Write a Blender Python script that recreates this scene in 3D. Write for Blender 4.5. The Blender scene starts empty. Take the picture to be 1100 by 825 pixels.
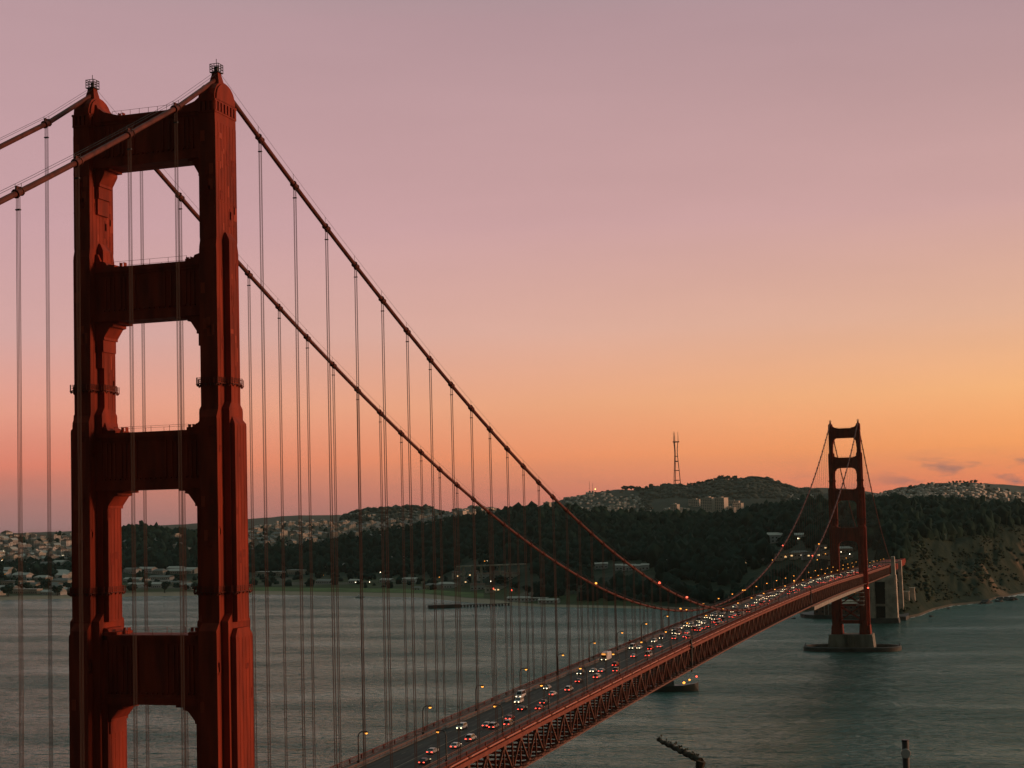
import bpy, math, random
import numpy as np
from mathutils import Vector, Matrix
R = random.Random(7)
NR = np.random.RandomState(11)
sc = bpy.context.scene
COL = sc.collection
rad = math.radians

# ------------------------------------------------------------------ camera
CAM = np.array([154.613, -251.861, 142.391])
YAW, PIT, ROL, F = -0.3072, 0.0550, -0.0250, 1613.1      # focal length in photo pixels (1100 wide)
PPX, PPY = 19.19, 51.78
_f = np.array([math.sin(YAW)*math.cos(PIT), math.cos(YAW)*math.cos(PIT), math.sin(PIT)])
_r = np.array([math.cos(YAW), -math.sin(YAW), 0.0]); _u = np.cross(_r, _f)
_R = _r*math.cos(ROL)+_u*math.sin(ROL); _U = -_r*math.sin(ROL)+_u*math.cos(ROL)
cd = bpy.data.cameras.new('camera'); cam = bpy.data.objects.new('camera', cd); COL.objects.link(cam)
M = Matrix(((_R[0], _U[0], -_f[0], CAM[0]), (_R[1], _U[1], -_f[1], CAM[1]), (_R[2], _U[2], -_f[2], CAM[2]), (0, 0, 0, 1)))
cam.matrix_world = M
cd.sensor_width = 36; cd.lens = F/1100*36; cd.shift_x = -PPX/1100; cd.shift_y = PPY/1100
cd.clip_start = 0.5; cd.clip_end = 90000
sc.camera = cam

# ------------------------------------------------------------------ sky and light
SUN_AZ, SUN_EL = 68.0, 5.0           # degrees from +Y (south) towards +X (west)
w = bpy.data.worlds.new('World'); sc.world = w; w.use_nodes = True
nt = w.node_tree; N = nt.nodes; L = nt.links
bg = N['Background']
def lin(c): return tuple(((x/255)/12.92 if x/255 <= .04045 else ((x/255+.055)/1.055)**2.4) for x in c)+(1,)
tc = N.new('ShaderNodeTexCoord'); sp = N.new('ShaderNodeSeparateXYZ'); L.new(tc.outputs['Generated'], sp.inputs[0])
def mth(op, a, b=None, clamp=False):
    n = N.new('ShaderNodeMath'); n.operation = op; n.use_clamp = clamp
    for i, v in enumerate((a, b)):
        if v is None: continue
        if isinstance(v, (int, float)): n.inputs[i].default_value = v
        else: L.new(v, n.inputs[i])
    return n.outputs[0]
def ramp(fac, stops):
    n = N.new('ShaderNodeValToRGB'); e = n.color_ramp.elements
    while len(e) < len(stops): e.new(.5)
    for k, (p, c) in enumerate(stops): e[k].position = p; e[k].color = c
    L.new(fac, n.inputs[0]); return n.outputs[0]
def mixc(fac, a, b, bt='MIX'):
    n = N.new('ShaderNodeMix'); n.data_type = 'RGBA'; n.blend_type = bt
    for s, v in ((0, fac), (6, a), (7, b)):
        if isinstance(v, (int, float, tuple)): n.inputs[s].default_value = v
        else: L.new(v, n.inputs[s])
    return n.outputs[2]
el = mth('ARCSINE', sp.outputs[2])                         # elevation, radians
ef = mth('MULTIPLY', el, 2.0, True)                        # 0..1 for 0..28.6 deg
d2 = lambda d: rad(d)*2
left = ramp(ef, [(0, lin((164,120,120))), (d2(.9), lin((188,124,118))), (d2(2.2), lin((236,134,112))), (d2(4.2), lin((234,158,138))),
                 (d2(7), lin((216,167,163))), (d2(11), lin((203,160,165))), (d2(19), lin((184,150,156))), (1, lin((130,112,122)))])
right = ramp(ef, [(0, lin((222,122,94))), (d2(.7), lin((250,134,92))), (d2(2.2), lin((264,170,98))), (d2(4.2), lin((255,186,124))),
                 (d2(7), lin((232,180,150))), (d2(11), lin((208,164,160))), (d2(19), lin((172,142,148))), (1, lin((120,104,114)))])
az = mth('ARCTAN2', sp.outputs[0], sp.outputs[1])          # 0 = +Y, + towards +X
af = mth('MULTIPLY', mth('ADD', az, rad(36)), 1/rad(40), True)
colr = mixc(af, left, right)
# the afterglow: strong to the west, dim dusk behind the viewer (north and east)
caz = mth('COSINE', mth('SUBTRACT', az, rad(2)))
dim = ramp(mth('ADD', mth('MULTIPLY', caz, .5), .5), [(0, (.04,.045,.05,1)), (.5, (.06,.065,.07,1)), (.62, (.13,.13,.14,1)), (.77, (.55,.54,.54,1)), (.87, (1,1,1,1)), (1, (1.0,1.0,1.0,1))])
hi = mth('MULTIPLY', mth('SUBTRACT', el, rad(18.5)), 1/rad(13), True)
colr = mixc(hi, colr, (.30,.40,.365,1))                 # cool grey-green dusk overhead
dimz = mixc(mth('MULTIPLY', mth('SUBTRACT', el, rad(46)), 1/rad(34), True), dim, (1.0,1.0,1.0,1))
colr = mixc(1.0, colr, dimz, 'MULTIPLY')
# low clouds towards the right of the view
mp = N.new('ShaderNodeCombineXYZ'); L.new(mth('MULTIPLY', az, 26), mp.inputs[0]); L.new(mth('MULTIPLY', el, 85), mp.inputs[1])
nz = N.new('ShaderNodeTexNoise'); nz.inputs['Scale'].default_value = 1.25; nz.inputs['Detail'].default_value = 7; L.new(mp.outputs[0], nz.inputs['Vector'])
band = ramp(mth('MULTIPLY', el, 1/rad(3.2), True), [(0, (1,1,1,1)), (.34, (1,1,1,1)), (.48, (.7,)*3+(1,)), (.58, (.12,)*3+(1,)), (.66, (0,0,0,1))])
azb = ramp(mth('MULTIPLY', mth('ADD', az, rad(9)), 1/rad(8), True), [(0, (.1,.1,.1,1)), (.55, (.3,)*3+(1,)), (.8, (1,1,1,1))])
cm = mth('MULTIPLY', mth('MULTIPLY', mth('MULTIPLY', mth('SUBTRACT', nz.outputs[0], .5), 7, True), band), azb)
colr = mixc(mth('MULTIPLY', cm, .95), colr, lin((160,112,108)))
n3 = N.new('ShaderNodeTexNoise'); n3.inputs['Scale'].default_value = .8; n3.inputs['Detail'].default_value = 5
mp3 = N.new('ShaderNodeCombineXYZ'); L.new(mth('MULTIPLY', az, 5), mp3.inputs[0]); L.new(mth('MULTIPLY', el, 26), mp3.inputs[1]); L.new(mp3.outputs[0], n3.inputs['Vector'])
veil = mth('ADD', mth('MULTIPLY', n3.outputs[0], .14), .93)  # thin uneven veil of high haze
vc = N.new('ShaderNodeCombineXYZ'); [L.new(veil, vc.inputs[k]) for k in range(3)]
colr = mixc(1.0, colr, vc.outputs[0], 'MULTIPLY')
sky = N.new('ShaderNodeTexSky'); sky.sky_type = 'NISHITA'; sky.sun_disc = False
sky.sun_elevation = rad(SUN_EL); sky.sun_rotation = rad(SUN_AZ); sky.air_density = 1.5; sky.dust_density = 2
colr = mixc(.006, colr, sky.outputs[0], 'ADD')
# below the horizon the dusk haze only
colr = mixc(mth('MULTIPLY', mth('MULTIPLY', el, -1), 40, True), colr, (.02,.02,.02,1))
L.new(colr, bg.inputs['Color']); bg.inputs['Strength'].default_value = 1.0
sl = bpy.data.lights.new('sun', 'SUN'); so = bpy.data.objects.new('sun', sl); COL.objects.link(so)
sl.energy = 2.3; sl.angle = rad(14); sl.color = (1.0, .50, .30)
so.rotation_euler = (rad(90-SUN_EL), 0, rad(180-SUN_AZ)); so.location = (2000, 800, 900)
vs = sc.view_settings; vs.view_transform = 'Standard'; vs.look = 'None'; vs.exposure = 0; vs.gamma = 1
sc.cycles.use_denoising = True
sc.cycles.max_bounces = 6; sc.cycles.volume_bounces = 0; sc.cycles.transparent_max_bounces = 8
sc.cycles.sample_clamp_indirect = 4

# ------------------------------------------------------------------ helpers
def ray(u, v):
    d = _f*F+_R*(u-550-PPX)-_U*(v-412.5-PPY); return d/np.linalg.norm(d)
def at_r(u, v, r):
    d = ray(u, v); return CAM+d*(r/math.hypot(d[0], d[1]))
def on_z(u, v, z=0.0):
    d = ray(u, v); return CAM+d*((z-CAM[2])/d[2])
def at_y(u, v, y):
    d = ray(u, v); return CAM+d*((y-CAM[1])/d[1])

MATS = {}
def mat(name, col, rough=.6, spec=.5, metal=0, emit=None, es=0, var=0, vscale=1.0, bump=0, bscale=5.0, col2=None, vdetail=4, stretch=(1,1,1)):
    if name in MATS: return MATS[name]
    m = bpy.data.materials.new(name); m.use_nodes = True; t = m.node_tree; b = t.nodes['Principled BSDF']
    b.inputs['Base Color'].default_value = tuple(col)+(1,); b.inputs['Roughness'].default_value = rough
    b.inputs['Specular IOR Level'].default_value = spec; b.inputs['Metallic'].default_value = metal
    if emit: b.inputs['Emission Color'].default_value = tuple(emit)+(1,); b.inputs['Emission Strength'].default_value = es
    if var or bump:
        g = t.nodes.new('ShaderNodeNewGeometry')
    if var:
        n = t.nodes.new('ShaderNodeTexNoise'); n.inputs['Scale'].default_value = vscale; n.inputs['Detail'].default_value = vdetail
        sm_ = t.nodes.new('ShaderNodeMapping'); sm_.inputs['Scale'].default_value = stretch; t.links.new(g.outputs['Position'], sm_.inputs[0]); t.links.new(sm_.outputs[0], n.inputs['Vector'])
        c = t.nodes.new('ShaderNodeValToRGB'); a = col2 if col2 else tuple(x*(1-var) for x in col); q = tuple(col) if col2 else tuple(min(1, x*(1+var)) for x in col)
        c.color_ramp.elements[0].position = .35; c.color_ramp.elements[0].color = tuple(a)+(1,)
        c.color_ramp.elements[1].position = .65; c.color_ramp.elements[1].color = tuple(q)+(1,)
        t.links.new(n.outputs[0], c.inputs[0]); t.links.new(c.outputs[0], b.inputs['Base Color'])
    if bump:
        n2 = t.nodes.new('ShaderNodeTexNoise'); n2.inputs['Scale'].default_value = bscale; n2.inputs['Detail'].default_value = 5
        t.links.new(g.outputs['Position'], n2.inputs['Vector'])
        bp = t.nodes.new('ShaderNodeBump'); bp.inputs['Strength'].default_value = bump; bp.inputs['Distance'].default_value = 1.0/bscale
        t.links.new(n2.outputs[0], bp.inputs['Height']); t.links.new(bp.outputs[0], b.inputs['Normal'])
    MATS[name] = m; return m

ICO_V = None
def ico(sub):
    import bmesh
    bm = bmesh.new(); bmesh.ops.create_icosphere(bm, subdivisions=sub, radius=1)
    v = np.array([q.co[:] for q in bm.verts]); f = [[q.index for q in fc.verts] for fc in bm.faces]; bm.free(); return v, f
class MB:
    def __init__(s): s.v = []; s.f = []; s.mi = []
    def add(s, vs, fs, mi=0):
        o = len(s.v); s.v.extend([tuple(map(float, p)) for p in vs]); s.f.extend([[i+o for i in f] for f in fs]); s.mi.extend([mi]*len(fs)); return s
    def box(s, x0, x1, y0, y1, z0, z1, mi=0):
        return s.add([(x0,y0,z0),(x1,y0,z0),(x1,y1,z0),(x0,y1,z0),(x0,y0,z1),(x1,y0,z1),(x1,y1,z1),(x0,y1,z1)],
                     [(3,2,1,0),(4,5,6,7),(0,1,5,4),(1,2,6,5),(2,3,7,6),(3,0,4,7)], mi)
    def frus(s, cx, cy, z0, z1, a0, b0, a1, b1, mi=0):
        return s.add([(cx-a0,cy-b0,z0),(cx+a0,cy-b0,z0),(cx+a0,cy+b0,z0),(cx-a0,cy+b0,z0),(cx-a1,cy-b1,z1),(cx+a1,cy-b1,z1),(cx+a1,cy+b1,z1),(cx-a1,cy+b1,z1)],
                     [(3,2,1,0),(4,5,6,7),(0,1,5,4),(1,2,6,5),(2,3,7,6),(3,0,4,7)], mi)
    def bar(s, a, b, w, h=None, mi=0):          # square-section beam from a to b
        h = h or w; a = Vector(a); b = Vector(b); d = (b-a).normalized()
        up = Vector((0,0,1)) if abs(d.z) < .95 else Vector((0,1,0))
        r = d.cross(up).normalized(); u = r.cross(d)
        vs = [p+r*(i*w/2)+u*(j*h/2) for p in (a, b) for i, j in ((-1,-1),(1,-1),(1,1),(-1,1))]
        return s.add(vs, [(0,1,2,3),(7,6,5,4),(0,4,5,1),(1,5,6,2),(2,6,7,3),(3,7,4,0)], mi)
    def tube(s, pts, r, n=8, mi=0, cap=True):
        pts = [Vector(p) for p in pts]; rs = r if isinstance(r, (list, tuple)) else [r]*len(pts); vs = []; fs = []
        for i, p in enumerate(pts):
            d = (pts[min(i+1, len(pts)-1)]-pts[max(i-1, 0)]).normalized()
            up = Vector((0,0,1)) if abs(d.z) < .95 else Vector((0,1,0))
            a = d.cross(up).normalized(); b = a.cross(d)
            for k in range(n):
                t = 2*math.pi*k/n; vs.append(p+a*math.cos(t)*rs[i]+b*math.sin(t)*rs[i])
        for i in range(len(pts)-1):
            for k in range(n): fs.append((i*n+k, i*n+(k+1)%n, (i+1)*n+(k+1)%n, (i+1)*n+k))
        if cap: fs.append(tuple(range(n))[::-1]); fs.append(tuple(range((len(pts)-1)*n, len(pts)*n)))
        return s.add(vs, fs, mi)
    def prism(s, poly, y0, y1, mi=0, axis='y'):   # poly of (x,z) extruded in y (or (y,z) extruded in x, or (x,y) in z)
        n = len(poly)
        P = {'y': lambda a, b, t: (a, t, b), 'x': lambda a, b, t: (t, a, b), 'z': lambda a, b, t: (a, b, t)}[axis]
        vs = [P(a, b, y0) for a, b in poly]+[P(a, b, y1) for a, b in poly]
        fs = [tuple(range(n)), tuple(range(2*n-1, n-1, -1))]+[(i, n+i, n+(i+1)%n, (i+1)%n) for i in range(n)]
        return s.add(vs, fs, mi)
    def lathe(s, prof, n=12, c=(0,0,0), mi=0, sx=1, sy=1):
        vs = []; fs = []
        for r, z in prof:
            for k in range(n):
                t = 2*math.pi*k/n; vs.append((c[0]+r*sx*math.cos(t), c[1]+r*sy*math.sin(t), c[2]+z))
        for i in range(len(prof)-1):
            for k in range(n): fs.append((i*n+k, i*n+(k+1)%n, (i+1)*n+(k+1)%n, (i+1)*n+k))
        fs.append(tuple(range(n))[::-1]); fs.append(tuple(range((len(prof)-1)*n, len(prof)*n)))
        return s.add(vs, fs, mi)
    def mesh(s, name, m, smooth=False):
        me = bpy.data.meshes.new(name); me.from_pydata(s.v, [], s.f)
        ms = m if isinstance(m, (list, tuple)) else [m]
        for q in ms: me.materials.append(q)
        if len(ms) > 1: me.polygons.foreach_set('material_index', s.mi)
        import bmesh
        bm = bmesh.new(); bm.from_mesh(me); bmesh.ops.recalc_face_normals(bm, faces=bm.faces[:]); bm.to_mesh(me); bm.free()
        if smooth: me.shade_smooth()
        me.update(); return me
    def build(s, name, m, parent=None, smooth=False):
        o = bpy.data.objects.new(name, s.mesh(name, m, smooth)); COL.objects.link(o)
        if parent is not None: o.parent = parent
        return o
def tag(o, label=None, cat=None, group=None, kind=None):
    for k, v in (('label', label), ('category', cat), ('group', group), ('kind', kind)):
        if v: o[k] = v
    return o
def empty(name, loc=(0,0,0), rz=0, **k):
    o = bpy.data.objects.new(name, None); COL.objects.link(o); o.location = loc; o.rotation_euler = (0,0,rz); o.empty_display_size = .5
    return tag(o, **k)
def np_mesh(name, V, Fq, m, parent=None, smooth=True):
    me = bpy.data.meshes.new(name); V = np.asarray(V, np.float32); Fq = np.asarray(Fq, np.int32); k = Fq.shape[1]
    me.vertices.add(len(V)); me.vertices.foreach_set('co', V.ravel())
    me.loops.add(Fq.size); me.loops.foreach_set('vertex_index', Fq.ravel())
    me.polygons.add(len(Fq)); me.polygons.foreach_set('loop_start', np.arange(0, Fq.size, k, dtype=np.int32)); me.polygons.foreach_set('loop_total', np.full(len(Fq), k, np.int32))
    me.update(calc_edges=True); me.validate()
    if smooth: me.shade_smooth()
    me.materials.append(m)
    o = bpy.data.objects.new(name, me); COL.objects.link(o)
    if parent: o.parent = parent
    return o
def copy_tree(o, parent=None):
    c = o.copy(); COL.objects.link(c)
    if parent is not None: c.parent = parent
    for ch in list(o.children): copy_tree(ch, c)
    return c

# ------------------------------------------------------------------ materials
RED = mat('bridge_paint', (.34,.047,.021), .66, .10, var=.22, vscale=.45, col2=(.19,.030,.016), vdetail=10, stretch=(1,1,.2))
PATCH = mat('patched_paint', (.22,.030,.016), .7, .1, var=.2, vscale=1.2)
PATCH2 = mat('fresh_patched_paint', (.38,.058,.026), .6, .12)
REDD = mat('bridge_paint_deck', (.25,.060,.034), .5, .25, var=.2, vscale=.5)
TRUSS = mat('truss_paint', (.18,.066,.042), .6, .2, var=.25, vscale=.4)
STEEL = mat('suspender_rope_paint', (.115,.07,.055), .7, .15)
CABLE = mat('main_cable_paint', (.13,.030,.018), .6, .2, var=.3, vscale=.6)
RUST_SHADE = mat('rusty_rail_and_gap_shade', (.15,.032,.018), .7, .2)
DARKM = mat('dark_metal', (.03,.028,.026), .5)
ASPH = mat('asphalt', (.050,.052,.046), .8, .2, var=.35, vscale=.9, vdetail=6, stretch=(1,.03,1))
WALK = mat('sidewalk_concrete', (.16,.14,.12), .85, var=.2, vscale=.4)
CONC = mat('concrete', (.52,.47,.38), .85, var=.28, vscale=.12, bump=.2, bscale=.5)
PIERC = mat('pier_concrete', (.24,.23,.18), .85, var=.35, vscale=.15, stretch=(1,1,.2))
CONCD = mat('wet_concrete', (.075,.075,.065), .8, var=.3, vscale=.1)
PAINT = mat('lane_paint', (.20,.185,.13), .8)
AMBER = mat('amber_lamp', (.8,.5,.1), .4, emit=(1,.36,.05), es=2.4)
WARN = mat('red_lamp', (.8,.1,.05), .4, emit=(1,.10,.05), es=3.5)
WHITEL = mat('headlamp', (.9,.9,.8), .3, emit=(1,.76,.44), es=6.5)
TAILL = mat('tail_lamp', (.6,.02,.02), .3, emit=(1,.07,.04), es=6)
GLASS = mat('car_glass', (.02,.022,.025), .12, .6)
RUBBER = mat('tyre_rubber', (.02,.02,.02), .8)
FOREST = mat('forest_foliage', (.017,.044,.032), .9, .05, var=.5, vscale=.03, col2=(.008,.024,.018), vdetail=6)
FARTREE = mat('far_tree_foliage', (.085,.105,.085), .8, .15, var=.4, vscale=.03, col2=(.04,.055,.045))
TRUNK = mat('tree_bark', (.07,.05,.035), .9)
GRASS = mat('field_grass', (.09,.15,.04), .9, .2, var=.3, vscale=.02)

# ------------------------------------------------------------------ terrain
def lf(table): xs, ys = zip(*table); return lambda u: np.interp(u, xs, ys)
PH = [(NR.uniform(0, 6.28), NR.uniform(0, 6.28)) for _ in range(40)]
def fbm(x, y, wl, octv=4):
    out = np.zeros_like(x); a = 1.0; k = 0
    for o in range(octv):
        for j in range(3):
            th = PH[(k*3+j) % 40][0]; ph = PH[(k*3+j+7) % 40][1]
            out += a*np.sin((x*math.cos(th)+y*math.sin(th))*6.283/wl+ph+1.7*np.sin((x*math.sin(th+1)-y*math.cos(th+1))*6.283/(wl*1.7)+ph*2))/3
        wl *= .5; a *= .52; k += 1
    return out
shore_v = lf([(-170,647),(0,644.7),(80,643),(150,640.4),(240,639.5),(275,638.5),(386,640.5),(450,641.8),(500,647),(560,651),(700,653.6),(770,655),(840,656),(866,660),(900,663),(966,665),(985,661),(1000,655),(1020,650.5),(1055,647),(1066,643),(1100,637),(1280,611)])
flat_w = lf([(-170,430),(300,430),(450,380),(520,330),(580,60),(700,40),(960,30),(1000,32),(1060,26),(1100,30),(1280,30)])
flat_z = lf([(-170,6),(500,6),(600,5),(960,3),(1100,2.2),(1280,2)])
ter_v = lf([(-170,620),(80,620),(130,617),(300,617),(450,618),(560,615),(640,616),(720,610),(800,606),(850,600),(920,592),(965,586),(1000,578),(1050,571),(1100,563),(1280,548)])
ter_w = lf([(-170,650),(450,620),(560,420),(700,330),(860,330),(960,300),(1000,260),(1100,270),(1280,300)])
for_v = lf([(-170,606),(0,606),(80,604),(100,590),(140,568.5),(180,572),(215,574),(240,586),(270,592),(300,590),(350,584),(400,575),(450,566),(500,556),(540,548.5),(600,548),(640,549.5),(680,553),(720,552.5),(760,554),(800,550),(850,542.5),(890,541),(960,539),(1000,538),(1060,542),(1100,546),(1280,551)])
for_r = lf([(-170,4600),(80,4600),(140,4500),(270,4300),(400,4200),(500,4000),(600,3700),(700,3600),(860,3400),(1000,3300),(1100,3450),(1280,3900)])
mid_v = lf([(-170,577),(0,575.5),(80,573.5),(140,573),(215,572),(270,567),(330,562),(386,563.5),(450,557.5),(475,552.5),(500,547),(520,546),(545,547.5),(560,546),(590,544),(606,552),(700,560),(1280,560)])
def zofray(u, v, r):
    d = ray(u, v); return CAM[2]+r*d[2]/math.hypot(d[0], d[1])
def azofu(u): d = ray(u, 575); return math.atan2(d[0], d[1])
def column(u):
    p = on_z(u, float(shore_v(u)), 0); r0 = math.hypot(p[0]-CAM[0], p[1]-CAM[1])
    r1 = r0+float(flat_w(u)); rt = r0+float(ter_w(u)); r2 = float(for_r(u))
    zt = zofray(u, float(ter_v(u)), rt); z2 = zofray(u, float(for_v(u)), r2)-13
    z4 = zofray(u, float(mid_v(u)), 5900)-6
    return ([r0-140, r0, r1, rt, (rt+r2)/2, r2, r2+450, 5100, 5900, 6500, 7200],
            [-7, .3, float(flat_z(u)), zt, zt+(z2-zt)*.55, z2, z2-35 if z2 > 40 else z2-4, min(z2-20, z4*.62), z4, z4-40, -5])
US = np.arange(-168, 1278, 2.0); TN = 230
COLS = [column(u) for u in US]
def smooth(a, n):
    k = np.ones(n)/n; return np.convolve(np.pad(a, n//2, mode='edge'), k, 'valid')[:len(a)]
Vt = np.zeros((len(US), TN, 3)); GZ = np.zeros((len(US), TN)); GR = np.zeros((len(US), TN))
for i, u in enumerate(US):
    rs, zs = COLS[i]; a = azofu(u)
    t = np.linspace(0, 1, TN); rr = rs[0]+(7200-rs[0])*t**1.35
    zz = smooth(np.interp(rr, rs, zs), 7)
    GR[i] = rr; GZ[i] = zz
    Vt[i, :, 0] = CAM[0]+rr*math.sin(a); Vt[i, :, 1] = CAM[1]+rr*math.cos(a)
for _ in range(3): GZ[1:-1] = (GZ[:-2]+2*GZ[1:-1]+GZ[2:])/4
nzs = fbm(Vt[..., 0], Vt[..., 1], 420, 5)
amp = np.clip((GZ-9)/40, 0, 1)
# gullies down the bare cliff at the right
cl = np.clip((np.array([azofu(u) for u in US])-azofu(975))/.03, 0, 1)[:, None]
gul = np.abs(fbm(Vt[..., 0]*1.0, Vt[..., 1]*.55, 95, 4))*9
Vt[..., 2] = GZ+amp*nzs*6-cl*(1.4*gul+.8*np.abs(fbm(Vt[..., 0], Vt[..., 1]*.6, 38, 3))*6)*np.clip((GZ-3)/25, 0, 1)*np.clip(1-(GZ-78)/25, 0, 1)
def ground(i, r): return float(np.interp(r, GR[i], Vt[i, :, 2]))
def at_ground(u, r):
    i = int(np.clip((u-US[0])/2, 0, len(US)-1)); a = azofu(u)
    return np.array([CAM[0]+r*math.sin(a), CAM[1]+r*math.cos(a), ground(i, r)])
def hit(u, v):                                    # first terrain point seen at a photo pixel
    i = int(np.clip((u-US[0])/2, 0, len(US)-1)); d = ray(u, v); tn = d[2]/math.hypot(d[0], d[1])
    rs0, zs0 = COLS[i]
    los = CAM[2]+GR[i]*tn; k = np.where((Vt[i, :, 2] >= los) & (GR[i] > rs0[1]-5))[0]
    r = GR[i][k[0]] if len(k) else for_r(u)
    return at_ground(u, float(r)), float(r)
idx = np.arange(len(US)*TN).reshape(len(US), TN)
quads = np.stack([idx[:-1, :-1], idx[1:, :-1], idx[1:, 1:], idx[:-1, 1:]], -1).reshape(-1, 4)
def land_mat():
    m = bpy.data.materials.new('land_ground'); m.use_nodes = True; t = m.node_tree; b = t.nodes['Principled BSDF']; b.inputs['Roughness'].default_value = .9; b.inputs['Specular IOR Level'].default_value = .1
    g = t.nodes.new('ShaderNodeNewGeometry'); s = t.nodes.new('ShaderNodeSeparateXYZ'); t.links.new(g.outputs['Position'], s.inputs[0])
    def rm(fac, st):
        n = t.nodes.new('ShaderNodeValToRGB'); e = n.color_ramp.elements
        while len(e) < len(st): e.new(.5)
        for k, (p, c) in enumerate(st): e[k].position = p; e[k].color = c+(1,)
        t.links.new(fac, n.inputs[0]); return n.outputs[0]
    def noise(sc_, det=5, vec=None):
        n = t.nodes.new('ShaderNodeTexNoise'); n.inputs['Scale'].default_value = sc_; n.inputs['Detail'].default_value = det; t.links.new(vec or g.outputs['Position'], n.inputs['Vector']); return n.outputs[0]
    def mx(f, a, c):
        n = t.nodes.new('ShaderNodeMix'); n.data_type = 'RGBA'; t.links.new(f, n.inputs[0])
        for k, q in ((6, a), (7, c)):
            if isinstance(q, tuple): n.inputs[k].default_value = q+(1,)
            else: t.links.new(q, n.inputs[k])
        return n.outputs[2]
    scrub = rm(noise(.018, 7), [(.35, (.013,.030,.020)), (.52, (.027,.044,.027)), (.7, (.044,.050,.031))])
    st = t.nodes.new('ShaderNodeMapping'); st.inputs['Scale'].default_value = (1, 1, .35); t.links.new(g.outputs['Position'], st.inputs[0])
    earth = rm(noise(.013, 8, st.outputs[0]), [(.56, (0,0,0)), (.63, (1,1,1))])
    bare = mx(noise(.08), (.23,.17,.11), (.12,.095,.062))
    # bare earth only on the sea cliff west of the bridge (x > 40, below 85 m)
    def mt(op, a, b_, c=True):
        n = t.nodes.new('ShaderNodeMath'); n.operation = op; n.use_clamp = c
        for k, q in enumerate((a, b_)):
            if isinstance(q, (int, float)): n.inputs[k].default_value = q
            else: t.links.new(q, n.inputs[k])
        return n.outputs[0]
    west = mt('MULTIPLY', mt('SUBTRACT', s.outputs[0], 60, False), .02)
    lowz = mt('MULTIPLY', mt('SUBTRACT', 92, s.outputs[2], False), .08)
    c1 = mx(mt('MULTIPLY', mt('MULTIPLY', west, lowz), earth), scrub, bare)
    # shore flat: turf and town ground; sand at the very edge
    flatc = rm(noise(.006, 5), [(.38, (.045,.07,.025)), (.52, (.06,.075,.035)), (.6, (.13,.115,.085)), (.7, (.08,.08,.06))])
    east = mt('MULTIPLY', mt('SUBTRACT', -330, s.outputs[0], False), .02)
    lowf = mt('MULTIPLY', mt('SUBTRACT', 15, s.outputs[2], False), .25)
    c2 = mx(mt('MULTIPLY', east, lowf), c1, flatc)
    sand = mt('MULTIPLY', mt('SUBTRACT', 2.3, s.outputs[2], False), 1.6)
    c3 = mx(sand, c2, mx(mt('MULTIPLY', mt('SUBTRACT', -330, s.outputs[0], False), .02), (.17,.13,.09), (.34,.28,.2)))
    t.links.new(c3, b.inputs['Base Color'])
    bp = t.nodes.new('ShaderNodeBump'); bp.inputs['Distance'].default_value = 4; bp.inputs['Strength'].default_value = .8; t.links.new(noise(.05, 8), bp.inputs['Height']); t.links.new(bp.outputs[0], b.inputs['Normal'])
    return m
LAND = land_mat()
terrain = np_mesh('terrain', Vt.reshape(-1, 3), quads, LAND)
tag(terrain, 'wooded shore, city slopes and sea cliff across the strait', 'land', kind='structure')

def ridge(name, crest, rc, front, back, zbase, amp_, wl, m, label, u0=-168, u1=1278, jag=0):
    us = np.arange(u0, u1, 2.0); tn = 50; V = np.zeros((len(us), tn, 3)); cf = lf(crest); rf = lf(rc)
    for i, u in enumerate(us):
        a = azofu(u); r = float(rf(u)); z = zofray(u, float(cf(u)), r)
        rr = np.linspace(r-front, r+back, tn)
        t = np.where(rr < r, (rr-(r-front))/front, 1-(rr-r)/back)
        zz = zbase+(z-zbase)*np.clip(t, 0, 1)**.85
        V[i, :, 0] = CAM[0]+rr*math.sin(a); V[i, :, 1] = CAM[1]+rr*math.cos(a); V[i, :, 2] = zz
    nn = fbm(V[..., 0], V[..., 1], wl, 5)
    V[..., 2] += np.clip((V[..., 2]-zbase)/60, 0, 1)*nn*amp_*np.linspace(1.6, .12, tn)[None, :]**.6
    ii = np.arange(len(us)*tn).reshape(len(us), tn)
    q = np.stack([ii[:-1, :-1], ii[1:, :-1], ii[1:, 1:], ii[:-1, 1:]], -1).reshape(-1, 4)
    o = np_mesh(name, V.reshape(-1, 3), q, m); tag(o, label, 'hills', kind='structure')
    FARV[name] = (V, u0)
    def g(u, f):      # point on the front slope, f in 0 (foot) .. 1 (crest)
        i = int(np.clip((u-u0)/2, 0, len(us)-1)); k = int(np.clip(f, 0, 1)*front/(front+back)*(tn-1)); return V[i, k]
    return g
FARV = {}
HILL = mat('far_hill_scrub', (.05,.06,.047), .9, .1, var=.4, vscale=.006, col2=(.032,.042,.033), vdetail=8)
MTN = mat('mountain_ground', (.07,.07,.055), .9, .1, var=.2, vscale=.002)
g_far = ridge('far_hills', [(-168,590),(220,580),(268,567),(300,560),(320,558),(345,560.5),(362,563),(367,557),(385,550.5),(410,546.5),(440,544.5),(460,545),(478,549.5),(492,554),(520,554),(560,548),(590,541),(605,535.5),(625,529),(640,527),(665,524),(690,526),(700,523),(725,520.5),(745,523),(760,519.5),(775,514.5),(790,515),(810,512.5),(830,516),(850,521),(875,527),(905,533),(930,532),(945,529.5),(970,524),(1000,520.5),(1020,519.5),(1050,518),(1062,522),(1080,528),(1100,532),(1278,536)],
     [(-168,7500),(360,7400),(366,6500),(492,6500),(540,7800),(600,8300),(860,8300),(930,6900),(1278,6700)], 1700, 1300, 15, 13, 700, HILL, 'broad scrub and housing hills on the skyline below the mast')
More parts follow.
